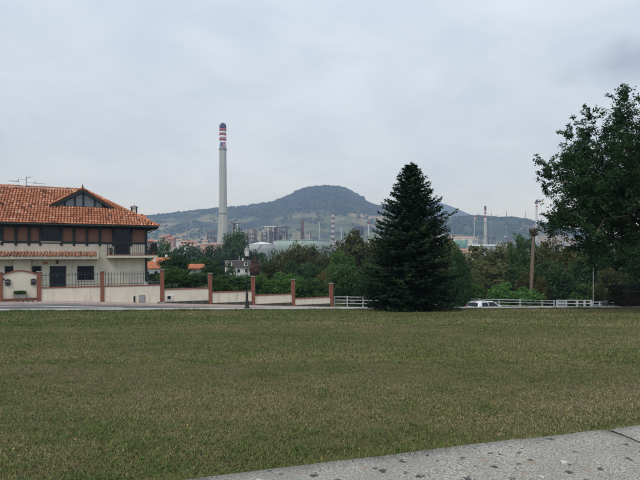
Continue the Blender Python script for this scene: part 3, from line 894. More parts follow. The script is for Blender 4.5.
MB().tube((-4.05, -0.002, 0.98), (-4.05, -0.13, 0.98), 0.02).build('bracket', M['iron'], lt)
# canopy over the ground floor
cn = MB()
cn.prism([(-1.15, 1.26), (-1.15, 1.46), (0.0, 1.84), (0.0, 1.26)], HL, -0.95, 'x')
cno = cn.build('canopy', M['cream_light'], house)
cl_ = math.hypot(1.22, 0.40)
o = inst(tiles([((HL, -1.22, 1.475), (1, 0, 0), (0, 1.22, 0.40), lambda a, b: True, abs(HL) - 0.95, cl_ - 0.1)]), 'roof_tiles', cno); tag(o, kind='stuff')
# balcony
bal = MB().box(-0.28, HR + 0.80, -1.0, -0.002, 1.36, 1.58).box(HR + 0.02, HR + 0.80, -0.002, 3.5, 1.36, 1.58).build('balcony', M['cream_light'], house)
MB().box(-0.31, HR + 0.83, -1.03, -0.002, 1.582, 1.63).box(HR + 0.022, HR + 0.83, -0.002, 3.5, 1.582, 1.63).build('floor_edge', M['brickred'], bal)
MB().tube((-0.22, -0.94, 2.66), (HR + 0.74, -0.94, 2.66), 0.032).tube((HR + 0.74, -0.94, 2.66), (HR + 0.74, 3.4, 2.66), 0.032).tube((-0.22, -0.94, 2.66), (-0.22, 0.0, 2.66), 0.032).build('handrail', M['iron'], bal)
MB().tube((-0.22, -0.94, 1.76), (HR + 0.74, -0.94, 1.76), 0.02).tube((HR + 0.74, -0.94, 1.76), (HR + 0.74, 3.4, 1.76), 0.02).build('lower_rail', M['iron'], bal)
bm_ = MB().tube((0, 0, 1.63), (0, 0, 2.64), 0.013, n=5).lathe([(0.013, 0), (0.03, 0.03), (0.013, 0.06)], (0, 0, 2.1), 6).mesh('baluster', M['iron'])
for x in np.arange(-0.22, HR + 0.8, 0.165): inst(bm_, 'baluster', bal, (float(x), -0.94, 0))
for y in np.arange(-0.78, 3.4, 0.165): inst(bm_, 'baluster', bal, (HR + 0.74, float(y), 0))
for y in (-0.78, -0.6, -0.42, -0.24): inst(bm_, 'baluster', bal, (-0.22, y, 0))
MB().tube((-0.22, -0.94, 1.63), (-0.22, -0.94, 2.72), 0.04).build('newel', M['iron'], bal)

# things on the house
def pot_plant(name, label, loc, s, leafm):
    r = thing(name, label, 'potted plant', loc)
    MB().lathe([(0.10 * s, 0), (0.15 * s, 0.25 * s), (0.16 * s, 0.27 * s), (0.13 * s, 0.27 * s)], (0, 0, 0), 10).build('pot', M['brickred'], r)
    g = np.random.default_rng(int(s * 100)); n = 160
    c = g.normal(0, 1, (n, 3)); c /= np.linalg.norm(c, axis=1)[:, None]; c *= (0.26 * s * g.random(n) ** 0.4)[:, None]; c[:, 2] += 0.42 * s
    V, Q, T_ = leafset(c, g.normal(0, 1, (n, 3)), np.full(n, 0.09 * s), 0.5, g)
    inst(np_mesh('foliage', V, Q, M[leafm], {'tint': T_}), 'foliage', r)
    return r
def leafset(c, nrm, size, asp, g, tint=None, along=None):
    n = len(c)
    nrm = nrm / (np.linalg.norm(nrm, axis=1)[:, None] + 1e-9)
    rv = g.normal(0, 1, (n, 3)) if along is None else along
    t = rv - nrm * np.sum(rv * nrm, 1)[:, None]; t /= (np.linalg.norm(t, axis=1)[:, None] + 1e-9)
    b = np.cross(nrm, t)
    L = (size / 2)[:, None]; Wd = L * asp
    V = np.stack([c - t * L, c + b * Wd - t * L * 0.1, c + t * L, c - b * Wd - t * L * 0.1], 1).reshape(-1, 3)
    Q = np.arange(n * 4).reshape(-1, 4)
    tn = g.random(n) if tint is None else tint
    return V, Q, np.repeat(tn, 4)
def hw(x, y, z):
    c, s = math.cos(HA), math.sin(HA)
    return Vector((HO.x + x * c - y * s, HO.y + x * s + y * c, z))
pot_plant('potted_plant', 'small potted plant behind the left end of the balcony rail', hw(0.05, -0.7, 1.63), 1.0, 'leaf_dark')
pot_plant('potted_plant', 'potted plant on the balcony corner', hw(HR + 0.5, -0.6, 1.63), 1.0, 'leaf_dark')

an = thing('tv_antenna', 'thin grey television aerials on a mast above the roof ridge', 'antenna', hw(-6.72, 4.9, 7.7), HA)
MB().tube((0, 0, -0.1), (0, 0, 0.98), 0.022).build('mast', M['antenna'], an)
MB().box(-0.10, 0.22, -0.03, 0.03, 0.07, 0.15).build('amplifier', M['antenna'], an)
a1 = MB().tube((-1.35, 0, 0.52), (-0.62, 0, 0.52), 0.018).tube((-0.62, 0, 0.45), (-0.62, 0, 0.76), 0.022).tube((-0.62, 0, 0.74), (0.02, 0, 0.74), 0.018)
for x in np.arange(-1.3, -0.65, 0.09): a1.tube((float(x), -0.18, 0.52), (float(x), 0.18, 0.52), 0.010, n=4).tube((float(x), 0, 0.46), (float(x), 0, 0.58), 0.010, n=4)
a1.build('yagi_aerial', M['antenna'], an)
a2 = MB().tube((0.5, 0, 0.44), (1.6, 0, 0.44), 0.014).tube((0.5, 0, 0.44), (0.7, 0, 0.62), 0.014).tube((0.7, 0, 0.42), (0.7, 0, 0.64), 0.018).tube((0.0, 0, 0.46), (0.55, 0, 0.44), 0.010)
for x in np.arange(0.6, 1.6, 0.11): a2.tube((float(x), -0.15, 0.44), (float(x), 0.15, 0.44), 0.009, n=4)
a2.build('long_aerial', M['antenna'], an)
a3 = MB().tube((0, 0, 0.95), (0.35, 0, 0.95), 0.016)
for x in (0.05, 0.15, 0.25, 0.34): a3.tube((x, 0, 0.88), (x, 0, 1.02), 0.012, n=4)
a3.build('top_aerial', M['antenna'], an)

# ------------------------------------------------------------------ garden wall, pillars, railing (same bearing as the house)
GY = -5.2
wall = thing('garden_wall', 'stepped cream garden wall with brick pillars and spiked iron railing', 'garden wall', HO, HA)
secs = [(-4.92, -0.91, -0.80), (-0.69, 3.48, -0.80), (3.80, 7.40, -1.18), (7.71, 11.20, -1.55), (11.50, 15.02, -1.95), (15.32, 18.94, -2.38)]
for x0, x1, zt in secs:
    zb = -2.8 - max(0, x0) * 0.062
    p = MB().box(x0, x1, GY - 0.10, GY + 0.10, zb - 0.5, zt - 0.06).build('wall_panel', M['cream'], wall)
    MB().box(x0, x1, GY - 0.14, GY + 0.14, zt - 0.06, zt + 0.02).build('coping', M['brickred'], p, bevel=0.01)
    if x0 > 3:
        w0 = HO + Matrix.Rotation(HA, 3, 'Z') @ Vector(((x0 + x1) / 2, GY, 0))
        MB().box(x0, x1, GY - 0.145, GY - 0.101, zb - 0.9, float(road_z(w0.x, w0.y)) + 0.42).build('plinth', M['plinth_grey_kerb_shade'], p)
for x, zt in ((-7.45, 0.34), (-5.04, 0.34), (-0.80, 0.32), (3.64, 0.36), (7.55, 0.02), (11.35, -0.32), (15.17, -0.67), (19.1, -1.14)):
    zb = -3.3 - max(0, x) * 0.062
    p = MB().box(x - 0.14, x + 0.14, GY - 0.17, GY + 0.17, zb, zt).build('pillar', M['brickred'], wall)
    MB().box(x - 0.19, x + 0.19, GY - 0.22, GY + 0.22, zt, zt + 0.06).build('cap', M['stone_grey'], p, bevel=0.012)
bl = MB().tube((0, 0, 0), (0, 0, 1.02), 0.014, n=5).lathe([(0.014, 0), (0.028, 0.03), (0.0, 0.12)], (0, 0, 1.0), 6).lathe([(0.014, 0), (0.03, 0.03), (0.014, 0.06)], (0, 0, 0.52), 6).mesh('baluster', M['iron'])
for x0, x1 in ((-4.92, -0.91), (-0.69, 3.48)):
    rl = MB().tube((x0, GY, -0.66), (x1, GY, -0.66), 0.018).tube((x0, GY, 0.10), (x1, GY, 0.10), 0.018).build('railing', M['iron'], wall)
    for x in np.arange(x0 + 0.11, x1, 0.215): inst(bl, 'baluster', rl, (float(x), GY, -0.80))
# arched entrance panel
ap_ = []
for k in range(13):
    t = k / 12; x = -7.30 + t * (7.30 - 5.18); ap_.append((x, 0.16 + 0.26 * math.sin(PI * t) ** 1.2))
MB().prism([(-7.30, -2.05)] + ap_ + [(-5.18, -2.05)], GY - 0.06, GY + 0.10).build('arched_panel', M['cream_light'], wall)
tr = MB()
for k in range(12):
    (xa, za), (xb, zb_) = ap_[k], ap_[k + 1]
    tr.prism([(xa, za), (xb, zb_), (xb, zb_ + 0.10), (xa, za + 0.10)], GY - 0.12, GY + 0.14)
tr.build('arch_trim', M['brickred'], wall)
MB().box(-7.30, -5.18, GY - 0.55, GY - 0.062, -1.66, -1.52).build('step', M['tile_bed'], wall, bevel=0.01)
MB().box(-7.30, -5.18, GY - 0.45, GY - 0.062, -2.3, -1.662).build('step_riser', M['cream'], wall)
for k, x in enumerate((-6.32, -6.02, -5.72, -5.42)):
    MB().box(x - 0.05, x + 0.05, GY - 0.47, GY - 0.451, -1.95, -1.72).build('vent_slot', M['shutter'], wall)
for x, nm in ((-6.98, 'left'), (-5.40, 'right')):
    mbx = thing('letter_box', 'dark metal letter box on the %s half of the arched panel' % nm, 'letter box', hw(x, GY - 0.062, -0.35), HA, 'letter boxes on the arched panel')
    MB().box(-0.15, 0.15, -0.13, 0.0, -0.22, 0.16).prism([(-0.17, 0.16), (0.17, 0.16), (0.0, 0.24)], -0.15, 0.0).build('box', M['iron'], mbx)
    MB().box(-0.11, 0.11, -0.14, -0.132, 0.04, 0.08).build('slot', M['grey_metal'], mbx)
    s = -1 if nm == 'left' else 1
    bt = thing('entry_lamp', 'small dark lamp beside the %s letter box' % nm, 'lamp', hw(x + s * 0.25, GY - 0.062, -0.12), HA, 'lamps on the arched panel')
    MB().lathe([(0.04, -0.06), (0.06, 0.0), (0.03, 0.07)], (0, -0.07, 0), 8).build('body', M['iron'], bt)
    MB().tube((0, 0, 0), (0, -0.07, 0), 0.02).build('arm', M['iron'], bt)
pl_ = thing('stone_planter', 'grey stone planter with low green plants in front of the arched panel', 'planter', hw(-6.22, GY - 0.30, -1.52), HA)
MB().prism([(-0.38, 0), (0.38, 0), (0.44, 0.30), (-0.44, 0.30)], -0.16, 0.16).build('trough', M['stone_grey'], pl_, bevel=0.02)
g = np.random.default_rng(55); n = 420
c = np.stack([g.uniform(-0.38, 0.38, n), g.normal(0, 0.10, n), 0.30 + 0.24 * g.random(n)], -1)
V, Q, T_ = leafset(c, g.normal(0, 1, (n, 3)), np.full(n, 0.13), 0.4, g)
inst(np_mesh('foliage', V, Q, M['leaf_mid'], {'tint': T_}), 'foliage', pl_)
# service boxes set into the wall
mb_ = thing('meter_box', 'grey rusty meter cabinet low on the cream wall', 'meter box', hw(2.08, GY - 0.102, -2.2), HA)
MB().box(-0.22, 0.22, -0.07, 0.0, 0.0, 0.62).build('cabinet', M['stone_grey'], mb_, bevel=0.01)
MB().box(-0.17, 0.17, -0.085, -0.071, 0.05, 0.57).build('door', M['grey_metal'], mb_)
mb_ = thing('meter_box', 'narrow dark service hatch beside the grey meter cabinet', 'meter box', hw(1.52, GY - 0.102, -2.15), HA)
MB().box(-0.07, 0.07, -0.04, 0.0, 0.0, 0.52).build('cabinet', M['stone_grey'], mb_)
MB().box(-0.05, 0.05, -0.05, -0.041, 0.03, 0.48).build('door', M['shutter'], mb_)
mb_ = thing('meter_box', 'white service box with a dark window beside the fourth pillar', 'meter box', hw(4.2, GY - 0.102, -2.1), HA)
MB().box(-0.28, 0.28, -0.07, 0.0, 0.0, 0.42).build('cabinet', M['white_plaster'], mb_, bevel=0.01)
MB().box(-0.16, 0.10, -0.085, -0.071, 0.10, 0.36).build('hatch', M['shutter'], mb_)
rk = thing('rubble', 'dark heap of broken stone at the foot of a brick pillar', 'stone heap', hw(3.55, GY - 0.5, 0), HA)
rk.location.z = float(road_z(rk.location.x, rk.location.y)) + 0.05
t_ico = MB()
for k in range(7):
    x, y, r_ = rnd.uniform(-0.35, 0.45), rnd.uniform(-0.12, 0.2), rnd.uniform(0.10, 0.2)
    p = MB().lathe([(r_ * 0.7, 0), (r_, r_ * 0.5), (r_ * 0.75, r_ * 1.1), (r_ * 0.3, r_ * 1.35)], (x, y, 0), 6)
    p.build('stone', M['dirt'] if k % 2 else M['stone_grey'], rk)
# white garden figure / covered barbecue in the garden corner
bq = thing('barbecue', 'dark barbecue standing in the garden behind the wall end', 'barbecue', hw(3.25, -3.4, GF), HA)
MB().box(-0.45, 0.45, -0.25, 0.25, 0.35, 0.62).build('firebox', M['iron'], bq, bevel=0.02)
for x in (-0.4, 0.4):
    for y in (-0.2, 0.2): MB().tube((x, y, 0), (x, y, 0.35), 0.025).build('leg', M['iron'], bq)
bk = thing('garden_bucket', 'white plastic drum beside the dark barbecue', 'drum', hw(2.55, -3.8, GF), HA)
MB().lathe([(0.15, 0), (0.17, 0.05), (0.17, 0.5), (0.14, 0.56)], (0, 0, 0), 12).build('body', M['white_plaster'], bk, smooth=True)
MB().lathe([(0.15, 0.56), (0.15, 0.62), (0.05, 0.64)], (0, 0, 0), 12).build('lid', M['grey_metal'], bk)

bits('lawn_weeds', 'flat green clover and plantain patches in the lawn', 1500, 12, 0.026, M['weed'], 71, 0.45, 0.11, 0.018)
bits('fallen_leaves', 'small dry brown leaves scattered on the lawn', 140, 1, 0.040, M['dry_leaf'], 72, 0.35, 0.02, 0.030)
bits('lawn_flowers', 'tiny yellow flowers dotted in the lawn', 50, 2, 0.014, M['petal'], 73, 0.3, 0.01, 0.035)

# ------------------------------------------------------------------ trees
def crown_mesh(name, seed, nc, nl, leaf, mat, squash=0.55, lump=0.42, cr=(0.13, 0.36)):
    g = np.random.default_rng(seed)
    d = g.normal(0, 1, (nc, 3)); d /= np.linalg.norm(d, axis=1)[:, None]
    d[:, 2] = np.where(d[:, 2] < -squash, -squash * g.random(nc), d[:, 2])
    th = np.arctan2(d[:, 1], d[:, 0])
    lob = 1 + lump * (vnoise(th * 1.3 + 10, d[:, 2] * 2.2 + 10, seed) - 0.55) * 1.6
    rad = np.where(g.random(nc) < 0.75, 0.66 + 0.16 * g.random(nc), 0.2 + 0.45 * g.random(nc)) * lob
    cc = d * rad[:, None]
    r = g.uniform(cr[0], cr[1], nc)
    ci = np.repeat(np.arange(nc), nl)
    n = nc * nl
    e = g.normal(0, 1, (n, 3)); e[:, 2] += 0.25; e /= np.linalg.norm(e, axis=1)[:, None]
    rr = r[ci] * (0.55 + 0.5 * g.random(n))
    e2 = e.copy(); e2[:, 2] *= 0.75
    c = cc[ci] + e2 * rr[:, None]
    nr = e * 0.8 + g.normal(0, 0.6, (n, 3)) + np.array([0, 0, 0.35])
    ct = g.normal(0.5, 0.16, nc)
    tint = np.clip(ct[ci] + g.normal(0, 0.17, n), 0, 1)
    V, Q, T_ = leafset(c, nr, leaf * (0.6 + 0.8 * g.random(n)), 0.62, g, tint)
    V[:, :2] /= np.percentile(np.hypot(V[:, 0], V[:, 1]), 98.5)
    lo_, hi_ = np.percentile(V[:, 2], 0.3), np.percentile(V[:, 2], 99.7)
    V[:, 2] = (V[:, 2] - lo_) / (hi_ - lo_) * 2 - 1
    return np_mesh(name, V, Q, mat, {'tint': T_})
def trunk_mesh(name, seed, mat):
    g = random.Random(seed); m = MB()
    p = Vector((0, 0, -0.12)); r = 0.055
    for k in range(4):
        q = Vector((g.uniform(-.04, .04), g.uniform(-.04, .04), (k + 1) * 0.22))
        m.tube(p, q, r, r * 0.84, 8, False); p = q; r *= 0.84
    for k in range(7):
        z = g.uniform(0.45, 0.85); a = g.uniform(0, 2 * PI); l = g.uniform(0.35, 0.6)
        s = Vector((0, 0, z)); e = s + Vector((math.cos(a) * l, math.sin(a) * l, l * g.uniform(0.5, 1.0)))
        mid = (s + e) / 2 + Vector((0, 0, 0.05))
        m.tube(s, mid, 0.026, 0.017, 5, False); m.tube(mid, e, 0.017, 0.006, 5, False)
    return m.mesh(name, mat, True)
PROTO = [crown_mesh('crown', 100 + k, 130, 85, 0.085, M['leaf_mid'], 0.9) for k in range(6)]
LOOSE = [crown_mesh('crown', 200 + k, 110, 70, 0.085, M['leaf_mid'], 0.85, 0.45, (0.14, 0.26)) for k in range(3)]
TALL = [crown_mesh('crown', 300 + k, 140, 80, 0.07, M['leaf_mid'], 0.95, 0.22, (0.16, 0.26)) for k in range(2)]
TRUNK = [trunk_mesh('trunk', 400 + k, M['bark']) for k in range(4)]
tcount = [0]
def tree(label, px, topy, d, wpx, mat, kind='tree', proto=None, group='trees and shrubs beyond the road', low=0.04, name='broadleaf_tree', base=None, rd=None, dens=1):
    k = tcount[0]; tcount[0] += 1
    p = at(px, topy, d); b = gz(p.x, p.y) if base is None else base
    H = p.z - b
    root = thing(name, label, kind, (p.x, p.y, b), rnd.uniform(0, 6.28), group)
    rx = wpx / 2 * d / F
    z0 = H * low; rz = (H - z0) / 2
    src = proto or PROTO
    c = inst(src[k % len(src)], 'crown', root, (0, 0, z0 + rz * 1.0), rnd.uniform(0, 6.28), (rx, rx if rd is None else rd, rz * 1.0))
    c.material_slots[0].link = 'OBJECT'; c.material_slots[0].material = M[mat]
    t = inst(TRUNK[k % 4], 'trunk', root, (0, 0, 0), 0, (max(1.5, rx * 0.8), max(1.5, rx * 0.8), H * 0.72))
    if name == 'shrub': t.name = 'stem'
    return root

# back row, against the refinery and the far plain
tree('rounded green tree behind the balcony, below the far town', 166, 243, 165, 42, 'leaf_mid')
tree('dark tree rising right of the balcony, just behind its rail', 153, 247, 170, 30, 'leaf_dark')
tree('dark broad tree below the brown domed tank', 194, 247, 175, 50, 'leaf_dark')
tree('dark tree left of the grey roofed white house', 213, 247.5, 170, 44, 'leaf_dark')
tree('tall rounded green tree standing right of the big chimney base', 234, 232, 180, 38, 'leaf_mid')
tree('dark green tree behind the street lantern', 252, 251.5, 160, 34, 'leaf_dark')
tree('broad brownish olive tree below the white tank', 291, 245.5, 88, 42, 'leaf_brown')
tree('brown green tree below the pale green tank', 309, 246.5, 90, 46, 'leaf_brown')
tree('dull olive tree below the right end of the green tank', 331, 245.5, 86, 40, 'leaf_olive')
tree('large dull olive tree left of the fir, hiding the lattice flare foot', 357, 232.5, 82, 62, 'leaf_olive')
tree('olive tree close behind the left side of the fir', 384, 240, 76, 40, 'leaf_olive')
tree('tall dark olive tree close behind the right side of the fir', 447, 238, 50, 40, 'leaf_olive', proto=TALL)
tree('dark tree just right of the fir, above the white fence', 458, 252, 47, 30, 'leaf_dark', proto=TALL)
tree('rounded olive tree in the gap right of the fir, behind the car', 488, 245.5, 76, 72, 'leaf_olive')
tree('lower olive tree between fir and palm stump', 492, 262, 62, 64, 'leaf_olive')
tree('olive brown tree low behind the parked car', 473, 272, 56, 34, 'leaf_brown')
tree('glossy dark green tree behind the dead palm trunk', 524, 236, 70, 40, 'leaf_mid', proto=TALL)
tree('thin yellow green tree left of the dead palm top', 511, 243, 74, 18, 'leaf_yellow', proto=LOOSE)
tree('yellowish olive tree right of the dead palm trunk', 556, 241, 66, 60, 'leaf_olive')
tree('tree with yellow tinted leaves under the big tree on the right', 580, 249, 62, 42, 'leaf_yellow', proto=LOOSE)
tree('dark green tree low behind the white gate', 556, 262, 56, 46, 'leaf_dark')
tree('dark tree in the shade below the big tree crown', 600, 248, 58, 54, 'leaf_dark')
tree('dark tree above the clipped hedge at the right border', 634, 238, 56, 60, 'leaf_dark')
tree('brown tinted bushy tree left of the clipped hedge', 612, 269, 50, 34, 'leaf_brown')
tree('rounded olive bush at the foot of the dead palm', 528, 272, 56, 28, 'leaf_olive', 'bush', name='shrub', low=0.05)
tree('round yellow olive bush right of the dead palm trunk', 541, 277, 55, 20, 'leaf_olive', 'bush', name='shrub', low=0.05)
tree('bright green rambling bush spilling over the fence, left part', 502, 284, 52.5, 34, 'leaf_bright', 'bush', name='shrub', low=0.05)
tree('bright green rambling bush spilling over the fence, right part', 524, 288, 52.5, 38, 'leaf_bright', 'bush', name='shrub', low=0.05)
tree('green bush behind the thin grey pole', 588, 284, 53, 44, 'leaf_mid', 'bush', name='shrub', low=0.05)
tree('fresh green bush right of the fir, left of the car', 473, 284, 53, 24, 'leaf_bright', 'bush', name='shrub', low=0.05)
tree('dark green bush under the fir side tree', 458, 280, 52, 26, 'leaf_mid', 'bush', name='shrub', low=0.05)
tree('dark tree filling the gap under the brown domed tank', 180, 248, 185, 46, 'leaf_dark')
tree('dull green tree under the left end of the green tank', 268, 253.5, 110, 38, 'leaf_mid')
tree('dull green tree right of the tall rounded tree, under the white tank', 246, 251, 190, 28, 'leaf_dark')
tree('olive green tree under the middle of the green tank', 296, 249, 84, 40, 'leaf_olive')
tree('green tree between the two orange roofs, right of the dark mound', 205, 258, 76, 36, 'leaf_mid')
tree('dark tree above the bright bush left of the sixth pillar', 286, 262, 72, 40, 'leaf_dark')
tree('dark undergrowth tree in the gap right of the white car', 512, 268, 60, 44, 'leaf_dark')
tree('olive tree behind the dead palm, right of the glossy tree', 542, 250, 78, 44, 'leaf_olive')
# middle row behind the garden wall
tree('dark mound shaped tree between the orange roofs', 176, 256, 62, 34, 'leaf_dark')
tree('leafy yellow green hedge bush behind the fourth pillar', 172, 266, 43.5, 34, 'leaf_bright', 'bush', name='shrub', low=0.02, proto=LOOSE)
tree('green hedge bush behind the longest low wall section', 195, 273, 44, 36, 'leaf_mid', 'bush', name='shrub', low=0.02)
tree('dark green tree in front of the grey roofed white house', 212, 263, 60, 26, 'leaf_dark')
tree('small rust pink tree beside the street lantern', 254.5, 256.5, 56, 11, 'leaf_pink', proto=LOOSE, low=0.5)
tree('dark tree hiding the left part of the grey roofed white house', 229, 265, 100, 20, 'leaf_dark')
tree('green hedge bush right of the fifth pillar', 224, 275, 45, 36, 'leaf_mid', 'bush', name='shrub', low=0.02)
tree('yellowish green hedge bush left of the lamp post', 243, 275, 46, 32, 'leaf_mid', 'bush', name='shrub', low=0.02)
tree('brownish tree right of the small pink tree', 272, 261, 68, 34, 'leaf_brown')
tree('bright green bush between lamp post and next pillar', 266, 275, 47, 38, 'leaf_bright', 'bush', name='shrub', low=0.02)
tree('bright green bush left of the sixth pillar', 287, 273, 48, 36, 'leaf_bright', 'bush', name='shrub', low=0.02)
tree('deep green tree above the bright bushes', 306, 264, 66, 42, 'leaf_dark')
tree('feathery dark green hedge between the last two pillars', 312, 279, 48.5, 42, 'leaf_mid', 'bush', name='shrub', low=0.02, proto=TALL)
tree('yellow flowering bush above the last pillar', 325, 271, 60, 26, 'leaf_yellow', 'bush', name='shrub', low=0.05, proto=LOOSE)
tree('fresh green tree below the large olive tree', 341, 252, 72, 30, 'leaf_bright')
tree('orange flecked tree below the green tank', 325, 256, 76, 20, 'leaf_brown', proto=LOOSE)
tree('leafy dark green tree behind the white fence left of the fir', 349, 265, 54, 46, 'leaf_mid')
tree('dark green tree close left of the fir', 371, 262, 52, 36, 'leaf_dark')
tree('dark shrub in the garden under the balcony', 156, 273, 52, 18, 'leaf_dark', 'bush', name='shrub', low=0.02)

# the far wood across the valley
pts = []; sz = []
g = np.random.default_rng(91)
for k in range(900):
    d = g.uniform(125, 620); px = g.uniform(-60, 720)
    x = (px - 320) / F * d
    s = g.uniform(2.5, 5.5); pts.append((x, d, gz(x, d) + s * 0.9)); sz.append((s, s, s * 1.05))
VV = []; TT = []; nl = 90
for (x, y, z), (sx, sy, szz) in zip(pts, sz):
    e = g.normal(0, 1, (nl, 3)); e /= np.linalg.norm(e, axis=1)[:, None]
    c = e * (0.7 + 0.35 * g.random((nl, 1))) * np.array([sx, sy, szz]) + np.array([x, y, z])
    V, Q, T_ = leafset(c, e + g.normal(0, .4, (nl, 3)), np.full(nl, sx * 0.42), 0.7, g, np.clip(g.normal(0.5, 0.2, nl), 0, 1))
    VV.append(V); TT.append(T_)
VV = np.concatenate(VV); TT = np.concatenate(TT)
o = inst(np_mesh('valley_wood', VV, np.arange(len(VV)).reshape(-1, 4), M['leaf_dark'], {'tint': TT}), 'valley_wood')
tag(o, 'dark woodland on the valley floor in front of the refinery', kind='stuff')

# ---- the fir on the lawn
fx, fyy = 4.95, 26.6
fz = float(lawn_z(fyy))
fir = thing('fir_tree', 'tall dark conical fir standing on the far edge of the lawn', 'tree', (fx, fyy, fz))
FH = 8.0
rprof_y = [0.0, 0.05, 0.10, 0.19, 0.26, 0.33, 0.40, 0.47, 0.54, 0.62, 0.70, 0.78, 0.86, 0.93, 0.97, 1.0]
rprof_r = [1.05, 1.95, 2.30, 2.38, 2.34, 2.28, 2.22, 2.02, 1.76, 1.50, 1.28, 1.04, 0.74, 0.42, 0.22, 0.03]
tm = MB(); p = Vector((0, 0, -0.2)); 
for k in range(10):
    z1 = (k + 1) / 10 * FH * 0.98
    tm.tube(p, (0, 0, z1), 0.17 * (1 - k / 10.5), 0.17 * (1 - (k + 1) / 10.5), 8, False); p = Vector((0, 0, z1))
tm.build('trunk', M['bark'], fir, smooth=True)
g = np.random.default_rng(77)
cs, ns, al, szs, tn = [], [], [], [], []
bm2 = MB()
z = 0.22
bi = 0
while z < FH - 0.12:
    f = z / FH
    nb = int(15 - 7 * f)
    a0 = g.random() * 6.28
    for b in range(nb):
        az = a0 + b * 2 * PI / nb + g.normal(0, 0.18)
        zz = z + g.normal(0, 0.06)
        L = np.interp(max(0, zz / FH), rprof_y, rprof_r) * g.uniform(0.80, 1.12) * 1.03 * (1 + 0.10 * math.sin(az * 2 + zz * 1.7) - 0.05 * math.sin(az + zz * 0.9))
        if g.random() < 0.07: L *= 1.12
        droop = (-0.30 * (1 - f) + 0.30 * f) + g.normal(0, 0.07)
        dirh = np.array([math.cos(az), math.sin(az), 0.0]); side = np.array([-math.sin(az), math.cos(az), 0.0])
        nst = max(4, int(L / 0.115))
        if b % 2 == 0: bm2.tube((0, 0, zz), (dirh[0] * L * .8, dirh[1] * L * .8, zz + droop * L * .6), 0.022, 0.006, 4, False)
        btint = g.normal(0.50, 0.15)
        for s in range(nst):
            t = (s + 0.6) / nst
            if t < 0.12: continue
            hz_ = droop * L * t + 0.22 * L * t * t * (0.6 + 0.4 * f)
            P = dirh * (L * t) + np.array([0, 0, zz + hz_])
            tl = (0.16 + 0.30 * L * (1 - t) ** 0.8 * 0.6) * g.uniform(0.7, 1.2)
            for sg in (-1, 1):
                tdir = dirh * 0.62 + side * sg * 0.8 + np.array([0, 0, g.normal(-0.08, 0.16)])
                tdir /= np.linalg.norm(tdir)
                nq = max(2, int(tl / 0.085))
                for q in range(nq):
                    u = (q + 0.5) / nq
                    c = P + tdir * (tl * u)
                    for r_ in range(2):
                        dd = tdir + g.normal(0, 0.55, 3); dd[2] += 0.15
                        cs.append(c + g.normal(0, 0.018, 3)); al.append(dd); ns.append(np.array([0, 0, 1.0]) + g.normal(0, 0.55, 3))
                        szs.append(g.uniform(0.14, 0.24)); tn.append(btint + 0.32 * (u - 0.5) + 0.22 * (t - 0.5) + g.normal(0, 0.10))
            # tip shoot
        for q in range(3):
            P = dirh * (L * (1 + 0.02 * q)) + np.array([0, 0, zz + droop * L + 0.22 * L])
            cs.append(P); al.append(dirh + g.normal(0, .3, 3) + np.array([0, 0, .4])); ns.append(g.normal(0, 1, 3)); szs.append(0.17); tn.append(btint + 0.35)
    z += 0.145 + 0.03 * g.random() if f < 0.75 else 0.13
for k in range(60):
    zz = FH - 0.55 + 0.62 * g.random()
    cs.append(np.array([g.normal(0, .05), g.normal(0, .05), zz])); al.append(np.array([g.normal(0, .6), g.normal(0, .6), 1.0])); ns.append(g.normal(0, 1, 3)); szs.append(0.16); tn.append(0.7)
V, Q, T_ = leafset(np.array(cs), np.array(ns), np.array(szs), 0.34, g, np.clip(np.array(tn), 0, 1), np.array(al))
fol = inst(np_mesh('foliage', V, Q, M['needle'], {'tint': T_}), 'foliage', fir)
bm2.build('branches', M['bark'], fir)

# ---- the big tree at the right border
bt = at(674, 300, 25.0); bz = float(lawn_z(25.0))
big = thing('broadleaf_tree', 'big dark leafy tree filling the right border of the view', 'tree', (bt.x, 25.0, bz), 0)
g = np.random.default_rng(123)
ctr = np.array([-1.0, 0, 5.7])        # crown centre above the tree's foot
rad = np.array([5.1, 4.6, 4.75])
limb = MB()
limb.tube((0, 0, -0.2), (0.05, 0, 1.3), 0.34, 0.27, 10, False).tube((0.05, 0, 1.3), (-0.1, 0.1, 2.8), 0.27, 0.22, 10, False)
fork = Vector((-0.1, 0.1, 2.8))
tips = []
for k in range(25):
    d = g.normal(0, 1, 3); d /= np.linalg.norm(d)
    d[2] = abs(d[2]) * 1.1 - 0.42
    e = ctr + d * rad * g.uniform(0.5, 0.66)
    mid = (np.array(fork) + e) / 2 + np.array([0, 0, 0.35])
    limb.tube(fork, mid, 0.12, 0.07, 6, False); limb.tube(mid, e, 0.07, 0.035, 6, False)
    for q in range(11):
        d2 = d * 0.9 + g.normal(0, 0.62, 3); d2 /= np.linalg.norm(d2)
        e2 = ctr + d2 * rad * g.uniform(0.70, 0.96) if q < 8 else e + g.normal(0, 1.0, 3)
        s = mid + (e - mid) * g.random()
        m2 = (s + e2) / 2 + g.normal(0, 0.12, 3)
        limb.tube(s, m2, 0.03, 0.018, 4, False); limb.tube(m2, e2, 0.018, 0.006, 4, False)
        for w in range(6):
            tips.append((e2 + g.normal(0, 0.30, 3), d2, 1.0)); 
        for w in range(4):
            tips.append((s + (e2 - s) * g.uniform(0.4, 1.0) + g.normal(0, 0.30, 3), d2, 0.9))
        if g.random() < 0.6:
            ex = e2 + (d2 * 0.9 + np.array([0, 0, 0.7])) * g.uniform(0.25, 0.65)
            limb.tube(e2, ex, 0.010, 0.004, 4, False)
            for w in range(5): tips.append((e2 + (ex - e2) * (w + 1) / 5, d2, 0.62))
